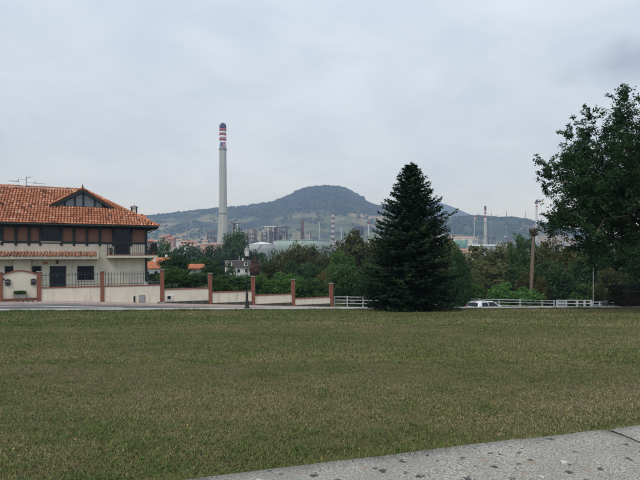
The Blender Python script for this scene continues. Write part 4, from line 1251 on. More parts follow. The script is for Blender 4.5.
for ex_, ez_, nn_ in ((-4.9, 8.3, 5), (-4.2, 8.9, 6), (-3.5, 9.7, 7), (-2.8, 10.1, 7), (-2.0, 10.5, 7), (-5.6, 7.4, 5), (-6.0, 6.5, 3), (-5.4, 5.9, 5), (-4.6, 7.4, 7), (-5.3, 6.9, 5), (-3.9, 7.9, 8), (-3.4, 8.8, 8),
                      (-2.4, 9.4, 8), (-5.5, 4.4, 5), (-4.7, 5.0, 7), (-5.2, 3.6, 5), (-4.2, 4.0, 7), (-3.2, 6.3, 8), (-3.0, 7.3, 8), (-2.6, 4.6, 8), (-1.0, 10.6, 7), (0.2, 10.4, 7), (-3.6, 3.0, 7), (-2.2, 3.2, 7)):
    e2 = np.array([ex_ - 0.55, g.normal(0, 1.2), ez_ + 0.15]); s = ctr + (e2 - ctr) * 0.45
    m2 = (s + e2) / 2 + g.normal(0, 0.15, 3)
    limb.tube(s, m2, 0.045, 0.028, 5, False); limb.tube(m2, e2, 0.028, 0.006, 5, False)
    for w in range(max(2, nn_ - 2)): tips.append((e2 + g.normal(0, 0.30, 3), None, 0.9)); tips.append((m2 + (e2 - m2) * g.random() + g.normal(0, 0.25, 3), None, 0.8))
    for w in range(3):
        ex3 = e2 + np.array([g.normal(-0.2, 0.25), g.normal(0, 0.3), g.uniform(0.3, 0.85)])
        limb.tube(e2, ex3, 0.010, 0.004, 4, False)
        for q in range(4): tips.append((e2 + (ex3 - e2) * (q + 1) / 4, None, 0.5))
limb.build('trunk', M['bark'], big, smooth=True)
cs, ns, szs, tn = [], [], [], []
for c, d, k in tips:
    n = int(40 * k)
    e = g.normal(0, 1, (n, 3)); e /= np.linalg.norm(e, axis=1)[:, None]
    cs.append(c + e * (0.26 * k * (0.35 + 0.75 * g.random((n, 1)))) * np.array([1.15, 1.15, 0.8])); ns.append(e * 0.6 + g.normal(0, .6, (n, 3)) + np.array([0, 0, .5]))
    szs.append(g.uniform(0.085, 0.15, n)); tn.append(np.clip(g.normal(0.45, 0.14) + g.normal(0, 0.16, n), 0, 1))
V, Q, T_ = leafset(np.concatenate(cs), np.concatenate(ns), np.concatenate(szs), 0.6, g, np.concatenate(tn))
inst(np_mesh('crown', V, Q, M['leaf_oak'], {'tint': T_}), 'crown', big)

# ---- clipped hedge at the right border
hp = at(628, 308, 29.6)
hed = thing('clipped_hedge', 'clipped dark box hedge at the right border below the big tree', 'hedge', (hp.x, hp.y, float(lawn_z(29.6)) - 0.6), 0.1)
n = 15000
u = g.random((n, 3)) * 2 - 1
ax = g.integers(0, 3, n); sgn = np.where(g.random(n) < 0.5, -1, 1)
u[np.arange(n), ax] = sgn
nr = np.zeros((n, 3)); nr[np.arange(n), ax] = sgn
lumps = 1 + 0.17 * (fbm(u[:, 0] * 4 + 9, u[:, 2] * 3 + u[:, 1] * 3 + 9, 8) - 0.5)[:, None] * 2
c = u * np.array([1.35, 0.6, 0.94]) * lumps + g.normal(0, 0.03, (n, 3)) + np.array([0.55, 0, 0.94])
V, Q, T_ = leafset(c, nr + g.normal(0, .6, (n, 3)), g.uniform(0.05, 0.09, n), 0.6, g)
inst(np_mesh('foliage', V, Q, M['hedge'], {'tint': T_}), 'foliage', hed)
MB().box(-0.6, 1.7, -0.42, 0.42, 0.0, 1.60).build('inner_branches', M['bark'], hed)

# ---- dead palm trunk
pp = at(533.5, 228, 55.0); pb = gz(pp.x, 55.0)
palm = thing('palm_trunk', 'dead palm trunk topped by a ragged knob of cut fronds', 'palm', (pp.x - 0.15, 55.0, pb))
tm = MB(); ph = pp.z - pb; prev = Vector((-0.25, 0, -0.1))
ns_ = 26
for k in range(ns_):
    t = (k + 1) / ns_; q = Vector((-0.25 + 0.4 * t, 0, t * (ph - 0.9)))
    r0 = 0.23 - 0.05 * t
    tm.tube(prev, q, r0 * 0.94, r0 * 1.05, 10, True); prev = q
tm.build('trunk', M['palm_bark'], palm)
kn = MB().lathe([(0.16, -0.1), (0.34, 0.2), (0.36, 0.55), (0.2, 0.8), (0.0, 0.85)], tuple(prev), 10)
kn.build('crown_knob', M['palm_stub'], palm)
for k in range(46):
    a = g.random() * 6.28; e_ = g.uniform(-0.5, 1.2); l = g.uniform(0.18, 0.42)
    s = prev + Vector((math.cos(a) * 0.25, math.sin(a) * 0.25, g.uniform(0.0, 0.75)))
    q = s + Vector((math.cos(a) * math.cos(e_), math.sin(a) * math.cos(e_), math.sin(e_))) * l
    MB().tube(s, q, 0.07, 0.04, 5).build('frond_stub', M['palm_stub'] if k % 5 else M['leaf_yellow'], palm)

# ------------------------------------------------------------------ street furniture
lp = at(247.3, 310, 27.0); lz = float(lawn_z(27.0)) + 0.02
lamp = thing('street_lantern', 'slim dark lamp post with a white lantern at the lawn edge', 'street lamp', (lp.x, float(kerb_y(lp.x)) + 0.18, float(lawn_z(kerb_y(lp.x))) + 0.07))
MB().lathe([(0.15, 0), (0.15, 0.10), (0.105, 0.14), (0.095, 0.42), (0.07, 0.50), (0.065, 0.75), (0.085, 0.80), (0.04, 0.92)], (0, 0, 0), 12).build('base', M['iron'], lamp, smooth=False)
MB().lathe([(0.034, 0.9), (0.028, 1.8), (0.042, 1.84), (0.026, 1.88), (0.022, 2.78)], (0, 0, 0), 10).build('shaft', M['iron'], lamp, smooth=True)
MB().lathe([(0.03, 2.76), (0.08, 2.84), (0.09, 2.88)], (0, 0, 0), 8).build('lantern_cup', M['iron'], lamp)
ln = MB().lathe([(0.105, 2.885), (0.145, 3.22)], (0, 0, 0), 6).build('lantern', M['lantern_glass'], lamp)
for k in range(6):
    a = k * PI / 3
    MB().tube((0.108 * math.cos(a), 0.108 * math.sin(a), 2.88), (0.148 * math.cos(a), 0.148 * math.sin(a), 3.23), 0.008, n=4).build('glazing_bar', M['iron'], ln)
MB().lathe([(0.165, 3.222), (0.13, 3.28), (0.06, 3.34), (0.05, 3.40), (0.0, 3.44)], (0, 0, 0), 8).build('lantern_cap', M['stone_grey'], lamp)

def fence(name, label, P, rails, hgt, r=0.035, pr=0.05, lbl_cat='fence'):
    """P: post positions (x, y, zbase)"""
    o0 = Vector(P[0])
    root = thing(name, label, lbl_cat, o0, 0, 'white fences along the far side of the road')
    pm = MB().box(-pr, pr, -pr, pr, -0.4, hgt).mesh('post', M['white_paint'])
    for p in P: inst(pm, 'post', root, Vector(p) - o0)
    for k in range(len(P) - 1):
        a, b = Vector(P[k]) - o0, Vector(P[k + 1]) - o0
        for h in rails:
            MB().tube(a + Vector((0, -pr - r * 0.6, h)), b + Vector((0, -pr - r * 0.6, h)), r, n=6).build('rail', M['white_paint'], root)
    return root
def fp(px, topy, d, h):
    p = at(px, topy, d); return (p.x, p.y, p.z - h)
f1 = [fp(x, 296.3 + (x - 334) * 0.012, 47.2 + (x - 334) * 0.012, 1.15) for x in (334.5, 347.3, 363, 379, 395, 411, 427, 443)]
fence('white_fence', 'white three rail fence running from the last brick pillar behind the fir', f1, (0.12, 0.47, 0.80, 1.10), 1.16)
f2 = [fp(x, 297.8 + (x - 445) * 0.022, 49.5 + (x - 445) * 0.015, 1.20) for x in (443.5, 459, 479, 499, 520, 542, 554)]
fence('white_fence', 'white three rail fence behind the parked white car', f2, (0.2, 0.55, 0.88, 1.14), 1.20)
f3 = [fp(x, 299.6, 47.5, 1.2) for x in (557, 566, 577, 584.5, 591)]
gt = fence('white_gate', 'white barred gate with a pale panel at its left end', f3, (0.5, 0.82, 1.14), 1.16, pr=0.075, lbl_cat='gate')
q0, q1 = Vector(f3[0]) - Vector(f3[0]), Vector(f3[1]) - Vector(f3[0])
MB().box(q0.x + 0.1, q1.x - 0.1, -0.03, 0.03, 0.42, 1.12).build('panel', M['grey_metal'], gt)
f4 = [fp(x, 301.6 + (x - 593) * 0.02, 47.6, 1.0) for x in (593, 599.5, 607, 617)]
fence('white_fence', 'low white fence ending at the clipped hedge', f4, (0.35, 0.68, 0.96), 1.0)

sp = at(593.3, 268, 46.0)
pole = thing('pole', 'thin grey pole rising between the white gate and the low fence', 'pole', (sp.x, sp.y, float(road_z(sp.x, sp.y))))
MB().lathe([(0.035, -0.3), (0.032, 2.0), (0.022, sp.z - float(road_z(sp.x, sp.y)))], (0, 0, 0), 8).build('shaft', M['stone_grey'], pole)
MB().lathe([(0.13, -0.2), (0.12, 1.1), (0.06, 1.25)], (0, 0, 0), 8).build('base', M['iron'], pole)
bp = at(605.3, 301, 44.0); bzr = float(road_z(bp.x, bp.y))
bn = thing('litter_bin', 'dark litter bin in front of the low white fence', 'bin', (bp.x, bp.y, bzr))
MB().lathe([(0.20, 0), (0.22, 0.3), (0.25, bp.z - bzr - 0.1), (0.27, bp.z - bzr - 0.06), (0.2, bp.z - bzr)], (0, 0, 0), 12).build('body', M['iron'], bn, smooth=False)
MB().tube((0, 0.27, -0.2), (0, 0.27, bp.z - bzr - 0.15), 0.03).build('post', M['iron'], bn)

# ------------------------------------------------------------------ the parked car
def paint(name, c, rough=0.25):
    t = NT(name); t.base(c, rough, 0.5); t.b.inputs['Coat Weight'].default_value = 0.6; t.b.inputs['Coat Roughness'].default_value = 0.08
    return t.m
M['car_white'] = paint('car_white', (0.70, 0.70, 0.70))
M['tail_red'] = paint('tail_red', (0.45, 0.015, 0.02))
M['tyre'] = plain('tyre', (0.02, 0.02, 0.02), 0.85, 20, 0.2)
M['rim'] = plain('rim', (0.45, 0.45, 0.46), 0.35, 8, 0.1, 0.5, 0, 0.8)
M['black_trim'] = plain('black_trim', (0.02, 0.02, 0.022), 0.6, 9, 0.2)
cp = at(485, 299, 45.0)
CA = R(33)                                   # nose towards the right and away
car = thing('parked_car', 'white hatchback parked beyond the kerb, its lower half hidden', 'car', (cp.x + 0.1, 45.0, cp.z - 1.62), CA)
# body: sections along x (length), each a half ring mirrored in y
def loft(sections, m, name, parent, smooth=True):
    V = []; Q = []; n = None
    for sct in sections:
        ring = [(sct[0], y, z) for y, z in sct[1]] + [(sct[0], -y, z) for y, z in sct[1][::-1]]
        n = len(ring); V += ring
    for k in range(len(sections) - 1):
        for q in range(n - 1): Q.append((k * n + q, (k + 1) * n + q, (k + 1) * n + q + 1, k * n + q + 1))
    b = MB(); b.v = V; b.f = Q + [tuple(range(n))] + [tuple(range(len(V) - 1, len(V) - n - 1, -1))]
    return b.build(name, m, parent, smooth=smooth)
def ring(w, z0, z1, zb):           # body cross section up to the shoulder zb
    return [(w * 0.86, z0), (w, z0 + 0.18), (w * 1.0, z1 * 0.72), (w * 0.97, zb), (w * 0.80, zb + 0.035), (0.0, zb + 0.05)]
bsec = [(-2.02, ring(0.66, 0.42, 0.8, 0.78)), (-1.96, ring(0.80, 0.26, 0.9, 0.92)), (-1.4, ring(0.86, 0.22, 0.95, 0.98)), (-0.4, ring(0.87, 0.22, 0.95, 0.96)), (0.7, ring(0.87, 0.22, 0.93, 0.94)),
        (1.2, ring(0.86, 0.22, 0.88, 0.90)), (1.75, ring(0.82, 0.24, 0.76, 0.78)), (2.02, ring(0.70, 0.30, 0.62, 0.66)), (2.08, ring(0.58, 0.36, 0.56, 0.60))]
bodyo = loft(bsec, M['car_white'], 'body', car)
def cab(w0, w1, z1): return [(w0, 0.90), (w0 * 0.985, 1.02), (w1, z1 - 0.06), (w1 * 0.86, z1), (0.0, z1 + 0.02)]
csec = [(-1.93, cab(0.72, 0.70, 1.02)), (-1.72, cab(0.78, 0.62, 1.38)), (-1.45, cab(0.79, 0.61, 1.46)), (-0.6, cab(0.80, 0.62, 1.50)), (0.15, cab(0.80, 0.61, 1.47)), (0.5, cab(0.80, 0.63, 1.36)), (1.15, cab(0.78, 0.74, 1.0))]
cabo = loft(csec, M['car_white'], 'cabin', car)
def quad_on(name, pts, m, th, parent):
    a = [Vector(p) for p in pts]; nrm = (a[1] - a[0]).cross(a[2] - a[0]).normalized()
    b = MB(); k = len(a)
    b.v = [tuple(p + nrm * th) for p in a] + [tuple(p - nrm * th) for p in a]
    b.f = [tuple(range(k)), tuple(range(2 * k - 1, k - 1, -1))] + [(i, k + i, k + (i + 1) % k, (i + 1) % k) for i in range(k)]
    return b.build(name, m, parent)
for s in (-1, 1):
    yb, yt = 0.802 * s, 0.640 * s
    quad_on('side_window', [(-1.50, yb, 1.02), (-0.62, yb, 1.02), (-0.66, yt, 1.41), (-1.36, yt, 1.39)], M['dark_glass'], 0.012, cabo)
    quad_on('side_window', [(-0.52, yb, 1.02), (0.78, yb, 1.00), (0.18, yt, 1.395), (-0.54, yt, 1.41)], M['dark_glass'], 0.012, cabo)
    MB().box(-1.99, -1.80, s * 0.66 - 0.15, s * 0.66 + 0.15, 0.80, 1.04).build('tail_light', M['tail_red'], bodyo, bevel=0.03)
    MB().box(1.86, 2.04, s * 0.56 - 0.14, s * 0.56 + 0.14, 0.58, 0.72).build('headlight', M['lantern_glass'], bodyo, bevel=0.03)
    MB().box(0.62, 0.82, s * 0.93 - 0.09, s * 0.93 + 0.09, 0.96, 1.09).build('wing_mirror', M['car_white'], bodyo, bevel=0.03)
    MB().box(-1.3, 0.1, s * 0.52 - 0.02, s * 0.52 + 0.02, 1.50, 1.53).build('roof_rail', M['black_trim'], cabo)
    MB().box(-0.12, 0.08, s * 0.875 - 0.015, s * 0.875 + 0.015, 0.80, 0.83).build('door_handle', M['black_trim'], bodyo)
    for x in (-1.28, 1.28):
        w = MB().tube((x, s * 0.70, 0.31), (x, s * 0.885, 0.31), 0.31, n=20).build('wheel', M['tyre'], car)
        MB().tube((x, s * 0.886, 0.31), (x, s * 0.90, 0.31), 0.20, n=14).build('rim', M['rim'], w)
quad_on('rear_window', [(-1.925, -0.60, 1.06), (-1.925, 0.60, 1.06), (-1.735, 0.52, 1.37), (-1.735, -0.52, 1.37)], M['dark_glass'], 0.012, cabo)
quad_on('windscreen', [(1.09, -0.64, 1.03), (1.09, 0.64, 1.03), (0.54, 0.54, 1.37), (0.54, -0.54, 1.37)], M['dark_glass'], 0.012, cabo)
MB().box(-2.06, -1.90, -0.70, 0.70, 0.36, 0.56).build('bumper', M['black_trim'], bodyo, bevel=0.03)
MB().box(-2.035, -2.02, -0.26, 0.26, 0.62, 0.73).build('number_plate', M['white_plaster'], bodyo)

M['tank_red'] = plain('tank_red', (0.40, 0.24, 0.19), 0.9, 0.08, 0.2)
# ------------------------------------------------------------------ houses in the valley
M['roof_orange'] = plain('roof_orange', (0.42, 0.15, 0.075), 0.9, 1.5, 0.3, 0.2)
M['roof_grey'] = plain('roof_grey', (0.14, 0.115, 0.105), 0.9, 1.5, 0.3, 0.2)
M['roof_pale'] = plain('roof_pale', (0.44, 0.27, 0.20), 0.9, 0.3, 0.25, 0.2)
def valley_house(name, label, px, topy, d, w, dep, eave, ridge, rm, wm='white_plaster', rz=0.3, wins=3, group=None, cat='house', chim=False):
    """topy is the ridge; w, dep in metres; eave and ridge heights above its foot"""
    p = at(px, topy, d); base = p.z - ridge
    r = thing(name, label, cat, (p.x, p.y, base), rz, group)
    MB().box(-w / 2, w / 2, -dep / 2, dep / 2, -6, eave).build('wall', M[wm], r)
    o_ = 0.45; e = eave - 0.1; t = 0.16
    m = MB()
    poly = [(-dep / 2 - o_, e), (0, ridge - t), (dep / 2 + o_, e), (dep / 2 + o_, e + t), (0, ridge), (-dep / 2 - o_, e + t)]
    m.prism(poly, -w / 2 - o_, w / 2 + o_, 'x')
    m.prism([(-dep / 2 + .05, eave - .02), (dep / 2 - .05, eave - .02), (0, ridge - t - .06)], -w / 2 + 0.02, w / 2 - 0.02, 'x')
    ro = m.build('roof', M[rm], r)
    if chim: MB().box(w * 0.2, w * 0.2 + 0.5, -0.25, 0.25, ridge - 0.5, ridge + 0.8).build('chimney', M[wm], ro)
    for k in range(wins):
        x = -w / 2 + w * (k + 0.5) / wins
        q = MB().box(x - 0.45, x + 0.45, -dep / 2 - 0.04, -dep / 2 + 0.05, eave - 1.9, eave - 0.75).build('window', M['dark_glass'], r)
        MB().box(x - 0.55, x + 0.55, -dep / 2 - 0.10, -dep / 2 - 0.005, eave - 2.0, eave - 1.905).build('sill', M['white_plaster'], q)
    return r
valley_house('house', 'low house with faded orange roof seen past the balcony end', 150, 261.5, 130, 4.6, 4.5, 2.6, 4.4, 'roof_orange', rz=0.5, wins=2, chim=True)
valley_house('house', 'house with reddish roof and white gable right of the balcony end', 163, 257.5, 140, 4.6, 4.5, 2.6, 4.0, 'roof_orange', rz=-0.35, wins=2, chim=True)
valley_house('garden_hut', 'small white hut with orange hipped roof among the trees', 195.5, 263.8, 72, 1.6, 1.8, 1.45, 2.1, 'roof_orange', rz=0.35, wins=1, cat='hut')
vh = valley_house('house', 'white house with a dark grey mansard roof and dormers among the trees', 237.5, 260.3, 130, 8.2, 6.0, 2.0, 4.4, 'roof_grey', rz=0.30, wins=3, chim=True)
MB().prism([(-4.4, 1.9), (4.4, 1.9), (3.6, 4.2), (-3.6, 4.2)], -3.4, -2.0).build('mansard', M['roof_grey'], vh)
for x in (-3.1, 2.5):
    dd = MB().box(x - 0.75, x + 0.75, -3.75, -2.6, 2.4, 3.85).build('dormer', M['white_plaster'], vh)
    MB().box(x - 0.35, x + 0.35, -3.79, -3.755, 2.7, 3.55).build('window', M['dark_glass'], dd)
    MB().prism([(x - 0.95, 3.85), (x + 0.95, 3.85), (x, 4.3)], -3.9, -2.6).build('dormer_roof', M['roof_grey'], dd)
MB().box(2.0, 6.5, -4.2, -3.0, 1.72, 1.92).box(6.1, 6.3, -4.1, -3.9, -2, 1.72).build('porch_roof', M['grey_metal'], vh)
MB().tube((0.6, 0, 4.3), (0.6, 0, 6.0), 0.09).build('mast', M['white_plaster'], vh)
vh.scale = (0.74, 0.74, 0.74); vh.location.z += 4.4 * 0.26
valley_house('house', 'small white house with an orange roof right of the fir, above the trees', 464.5, 248.6, 160, 8, 6, 3.0, 4.6, 'roof_pale', rz=0.2, wins=2)
# far town under the hill
g = random.Random(14)
town = [(151, 239.5, 520), (157, 240, 560), (163, 236, 640), (168, 235, 640), (172, 237.5, 600), (178, 239, 640), (185, 240.5, 600), (190, 241, 560), (194, 241.5, 640), (200, 243.5, 520), (205, 240, 680), (145, 241, 540), (183, 243.5, 500), (192, 244.5, 480)]
for k, (x, y, d) in enumerate(town):
    w = g.uniform(5, 9); hgt = g.uniform(3.5, 6)
    valley_house('town_house', 'tiny pale town house with a reddish roof below the wooded hill', x, y, d, w, g.uniform(5, 8), hgt, hgt + 1.8, g.choice(['roof_orange', 'roof_pale', 'roof_pale']), g.choice(['white_plaster', 'cream', 'tank_red', 'stone_grey']), g.uniform(-0.5, 0.5), 4, 'far town houses below the hill')

# ------------------------------------------------------------------ the refinery
def conc_mat():
    t = NT('concrete'); v = t.coord(); c = (0.46, 0.45, 0.41)
    m = t.n('ShaderNodeMapping'); m.inputs['Scale'].default_value = (0.5, 0.5, 0.02); t.l(v, m.inputs[0])
    col = t.ramp(t.noise(1.0, 6, 0.6, m.outputs[0]), [(0.35, sc3(c, 0.82)), (0.6, sc3(c, 1.05))])
    w = t.n('ShaderNodeTexWave', wave_type='BANDS', bands_direction='Z'); w.inputs['Scale'].default_value = 0.045; t.l(v, w.inputs['Vector'])
    col = t.mix(t.ramp(w.outputs['Fac'], [(0.0, (0.22, 0.22, 0.22)), (0.06, (0, 0, 0))]), col, (0.28, 0.27, 0.25))
    return t.base(col, 0.9, 0.2)
M['concrete'] = conc_mat()
M['stack_red'] = plain('stack_red', (0.36, 0.06, 0.06), 0.8, 0.2, 0.15)
M['stack_white'] = plain('stack_white', (0.66, 0.65, 0.64), 0.8, 0.2, 0.08)
M['stack_navy'] = plain('stack_navy', (0.035, 0.055, 0.11), 0.8, 0.2, 0.2)
M['emblem_orange'] = plain('emblem_orange', (0.65, 0.22, 0.06), 0.8, 0.2, 0.1)
M['emblem_blue'] = plain('emblem_blue', (0.03, 0.07, 0.28), 0.8, 0.2, 0.1)
M['rust'] = plain('rust', (0.19, 0.11, 0.095), 0.85, 0.1, 0.35)
M['steel'] = plain('steel', (0.22, 0.22, 0.23), 0.7, 0.1, 0.3)
M['steel_blue'] = plain('steel_blue', (0.05, 0.065, 0.10), 0.7, 0.1, 0.3)
M['pale_steel'] = plain('pale_steel', (0.52, 0.53, 0.53), 0.7, 0.1, 0.12)
M['tank_green'] = plain('tank_green', (0.36, 0.45, 0.40), 0.8, 0.05, 0.10, big=0.03)
M['tank_grey'] = plain('tank_grey', (0.42, 0.43, 0.43), 0.8, 0.05, 0.10, big=0.03)
M['tank_white'] = plain('tank_white', (0.74, 0.74, 0.73), 0.8, 0.05, 0.08)
M['shed_green'] = plain('shed_green', (0.17, 0.36, 0.26), 0.8, 0.1, 0.15)

def stack(name, label, px, d, basey, prof, bands, ring_y=None, cat='chimney', flues=False, body='concrete'):
    """prof: (pixel y, pixel width) pairs down the shaft; bands: (y0, y1, material)"""
    k = d / F
    b = at(px, basey, d)
    r = thing(name, label, cat, b)
    py = [q[0] for q in prof]; pw = [q[1] for q in prof]
    rad = lambda y: float(np.interp(y, py, pw)) * k / 2
    zof = lambda y: (basey - y) * k
    ys_ = sorted(set([q[0] for q in prof] + [basey]))
    y0 = bands[-1][1] if bands else py[0]
    pr = [(rad(basey), -25.0)] + [(rad(y), zof(y)) for y in sorted([y for y in ys_ if y > y0], reverse=True)] + [(rad(y0), zof(y0))]
    MB().lathe(pr, (0, 0, 0), 28).build('shaft', M[body], r, smooth=True)
    for a, c, m in bands:
        MB().lathe([(rad(c) * 1.004, zof(c) + 0.02), (rad(a) * 1.004, zof(a))], (0, 0, 0), 28).build('painted_band', M[m], r, smooth=True)
    if ring_y:
        for y in ring_y: MB().lathe([(rad(y), zof(y) - 0.8), (rad(y) + 0.9, zof(y) - 0.4), (rad(y) + 0.9, zof(y) + 0.4), (rad(y), zof(y) + 0.5)], (0, 0, 0), 24).build('gallery', M['steel'], r)
    if flues:
        for a in (0.5, 2.6, 4.7):
            MB().lathe([(1.7, zof(py[0]) - 1), (1.7, zof(py[0]) + 2.6)], (2.3 * math.cos(a), 2.3 * math.sin(a), 0), 12).build('flue', M['stack_navy'], r)
    return r, rad, zof
r, rad, zof = stack('chimney', 'very tall pale concrete chimney with red and white bands and dark top', 222.9, 730, 245,
    [(125.2, 6.7), (150, 7.0), (190, 7.6), (212, 8.4), (214, 8.6), (240, 11.0), (245, 11.6)],
    [(125.2, 128.9, 'stack_navy'), (128.9, 131.6, 'stack_red'), (131.6, 134.0, 'stack_white'), (134.0, 135.9, 'stack_red'), (135.9, 138.9, 'stack_white'), (138.9, 141.2, 'stack_red'), (141.2, 149.3, 'stack_white')],
    ring_y=[149.6, 213.6], flues=True)
def patch(name, poly, m):
    """flat lettering / emblem shapes wrapped on the shaft; poly in (angle deg from facing, pixel y)"""
    b = MB(); k = []
    for a, y in poly:
        rr = rad(y) * 1.012 + 0.05; t = R(-90 + a); k.append((rr * math.cos(t), rr * math.sin(t), zof(y)))
    b.poly(k); return b.build(name, m, r)
az0 = math.degrees(math.atan2((222.9 - 320), F)) * -1
def arcpatch(a0, a1, y0, y1, m, skew=0.0):
    n = 6
    for k in range(n):
        u0, u1 = k / n, (k + 1) / n
        A0, A1 = a0 + (a1 - a0) * u0, a0 + (a1 - a0) * u1
        patch('emblem', [(A0, y1 + skew * u0), (A1, y1 + skew * u1), (A1, y0 + skew * u1), (A0, y0 + skew * u0)], m)
arcpatch(-46 + az0, -4 + az0, 142.6, 146.6, M['emblem_blue'], 0.5)
arcpatch(2 + az0, 40 + az0, 142.6, 144.4, M['stack_red'], 0.3)
arcpatch(-2 + az0, 30 + az0, 145.2, 147.3, M['emblem_orange'], -0.5)
stack('chimney', 'slimmer pale chimney with red and white bands right of the fir', 485.3, 1050, 243,
      [(206, 2.0), (212, 2.1), (223, 2.5), (243, 3.6)], [(206, 209.3, 'stack_navy'), (209.3, 211, 'stack_red'), (211, 212.4, 'stack_white'), (212.4, 214, 'stack_red'), (214, 216, 'stack_white'), (216, 218, 'stack_red')], ring_y=[222, 236])
stack('chimney', 'thin grey chimney with a red and white banded top above the dead palm', 536.6, 900, 245,
      [(200, 1.9), (245, 2.5)], [(200, 203, 'stack_navy'), (203, 204.6, 'stack_red'), (204.6, 206, 'stack_white'), (206, 207.4, 'stack_red'), (207.4, 209.2, 'stack_white')], body='tank_grey')

def mast(label, px, topy, basey, d, wpx, mats, name='mast', segs=1, cat='mast', group=None):
    k = d / F; b = at(px, basey, d)
    r_ = thing(name, label, cat, b, 0, group)
    H = (basey - topy) * k
    for q in range(segs):
        z0, z1 = H * q / segs, H * (q + 1) / segs
        MB().lathe([(wpx * k / 2, z0 - (20 if q == 0 else 0)), (wpx * k / 2 * (0.97), z1)], (0, 0, 0), 10).build('section', M[mats[q % len(mats)]], r_)
    return r_
def lattice(label, px, topy, basey, d, wb, wt, mats, name='lattice_tower', n=10, cat='tower', th=0.55, core=None):
    k = d / F; b = at(px, basey, d)
    r_ = thing(name, label, cat, b, 0.4)
    H = (basey - topy) * k; w = lambda t: (wb + (wt - wb) * t) * k / 2
    cor = ((-1, -1), (1, -1), (1, 1), (-1, 1))
    for q in range(n):
        t0, t1 = q / n, (q + 1) / n
        m = MB()
        for i in range(4):
            a, c = cor[i], cor[(i + 1) % 4]
            P = lambda s_, t: (s_[0] * w(t), s_[1] * w(t), H * t - (15 if t == 0 else 0))
            m.tube(P(a, t0), P(a, t1), th, n=4); m.tube(P(a, t1), P(c, t1), th * 0.7, n=4)
            m.tube(P(a, t0), P(c, t1), th * 0.6, n=4)
        m.build('lattice_section', M[mats[q % len(mats)]], r_)
    if core: MB().tube((0, 0, -10), (0, 0, H * 1.02), core, n=8).build('riser', M[mats[0]], r_)
    return r_
lattice('red and white lattice flare stack behind the green tank', 333, 212, 243, 780, 2.0, 1.7, ['stack_white', 'rust', 'stack_white', 'rust'], n=12, core=0.7)
mast('slim pale stack left of the red and white lattice flare', 319.4, 222.5, 243, 760, 0.9, ['pale_steel'])
mast('slim pale stack right of the red and white lattice flare', 341.3, 227, 243, 760, 0.95, ['pale_steel'])
lattice('rust red lattice column behind the green tank', 302.3, 220.5, 243, 760, 2.2, 1.6, ['rust'], n=8, th=0.7, core=1.1)
mast('thin rusty pipe stack left of the rust red column', 296, 226.5, 243, 770, 0.7, ['rust'])
rr_ = mast('short white and rust twin column behind the green tank', 309.5, 234, 243, 750, 1.3, ['stack_white', 'pale_steel'], segs=2, name='twin_column', cat='column')
MB().lathe([(1.0, -5), (1.0, 14.5)], (2.0, 0, 0), 10).build('section', M['rust'], rr_)
lattice('tall grey lattice pylon left of the fir', 358, 209, 240, 900, 4.6, 2.6, ['steel'], n=8, name='lattice_pylon', th=0.35)
wm_ = mast('white mast with a red head close left of the fir', 368.6, 224, 243, 760, 0.9, ['stack_white'])
MB().lathe([(0.95, 29.4), (0.95, 33.0)], (0, 0, 0), 10).build('head', M['stack_red'], wm_)
# framed blue vessel
fb = at(358.5, 238, 760); k = 760 / F
fv = thing('framed_vessel', 'dark blue framed vessel under the grey lattice pylon', 'vessel', fb)
MB().lathe([(5.2 * k, 3 * k), (5.4 * k, 6 * k), (5.2 * k, 10 * k), (4 * k, 12 * k), (0.5 * k, 13 * k)], (0, 0, 0), 14).build('shell', M['steel_blue'], fv)
for a in np.arange(0, 2 * PI, PI / 5): MB().tube((5.9 * k * math.cos(a), 5.9 * k * math.sin(a), -12), (5.9 * k * math.cos(a), 5.9 * k * math.sin(a), 11 * k), 0.5, n=5).build('leg', M['steel'], fv)
MB().lathe([(6.1 * k, 8 * k), (6.1 * k, 8.6 * k)], (0, 0, 0), 14).build('platform', M['steel'], fv)

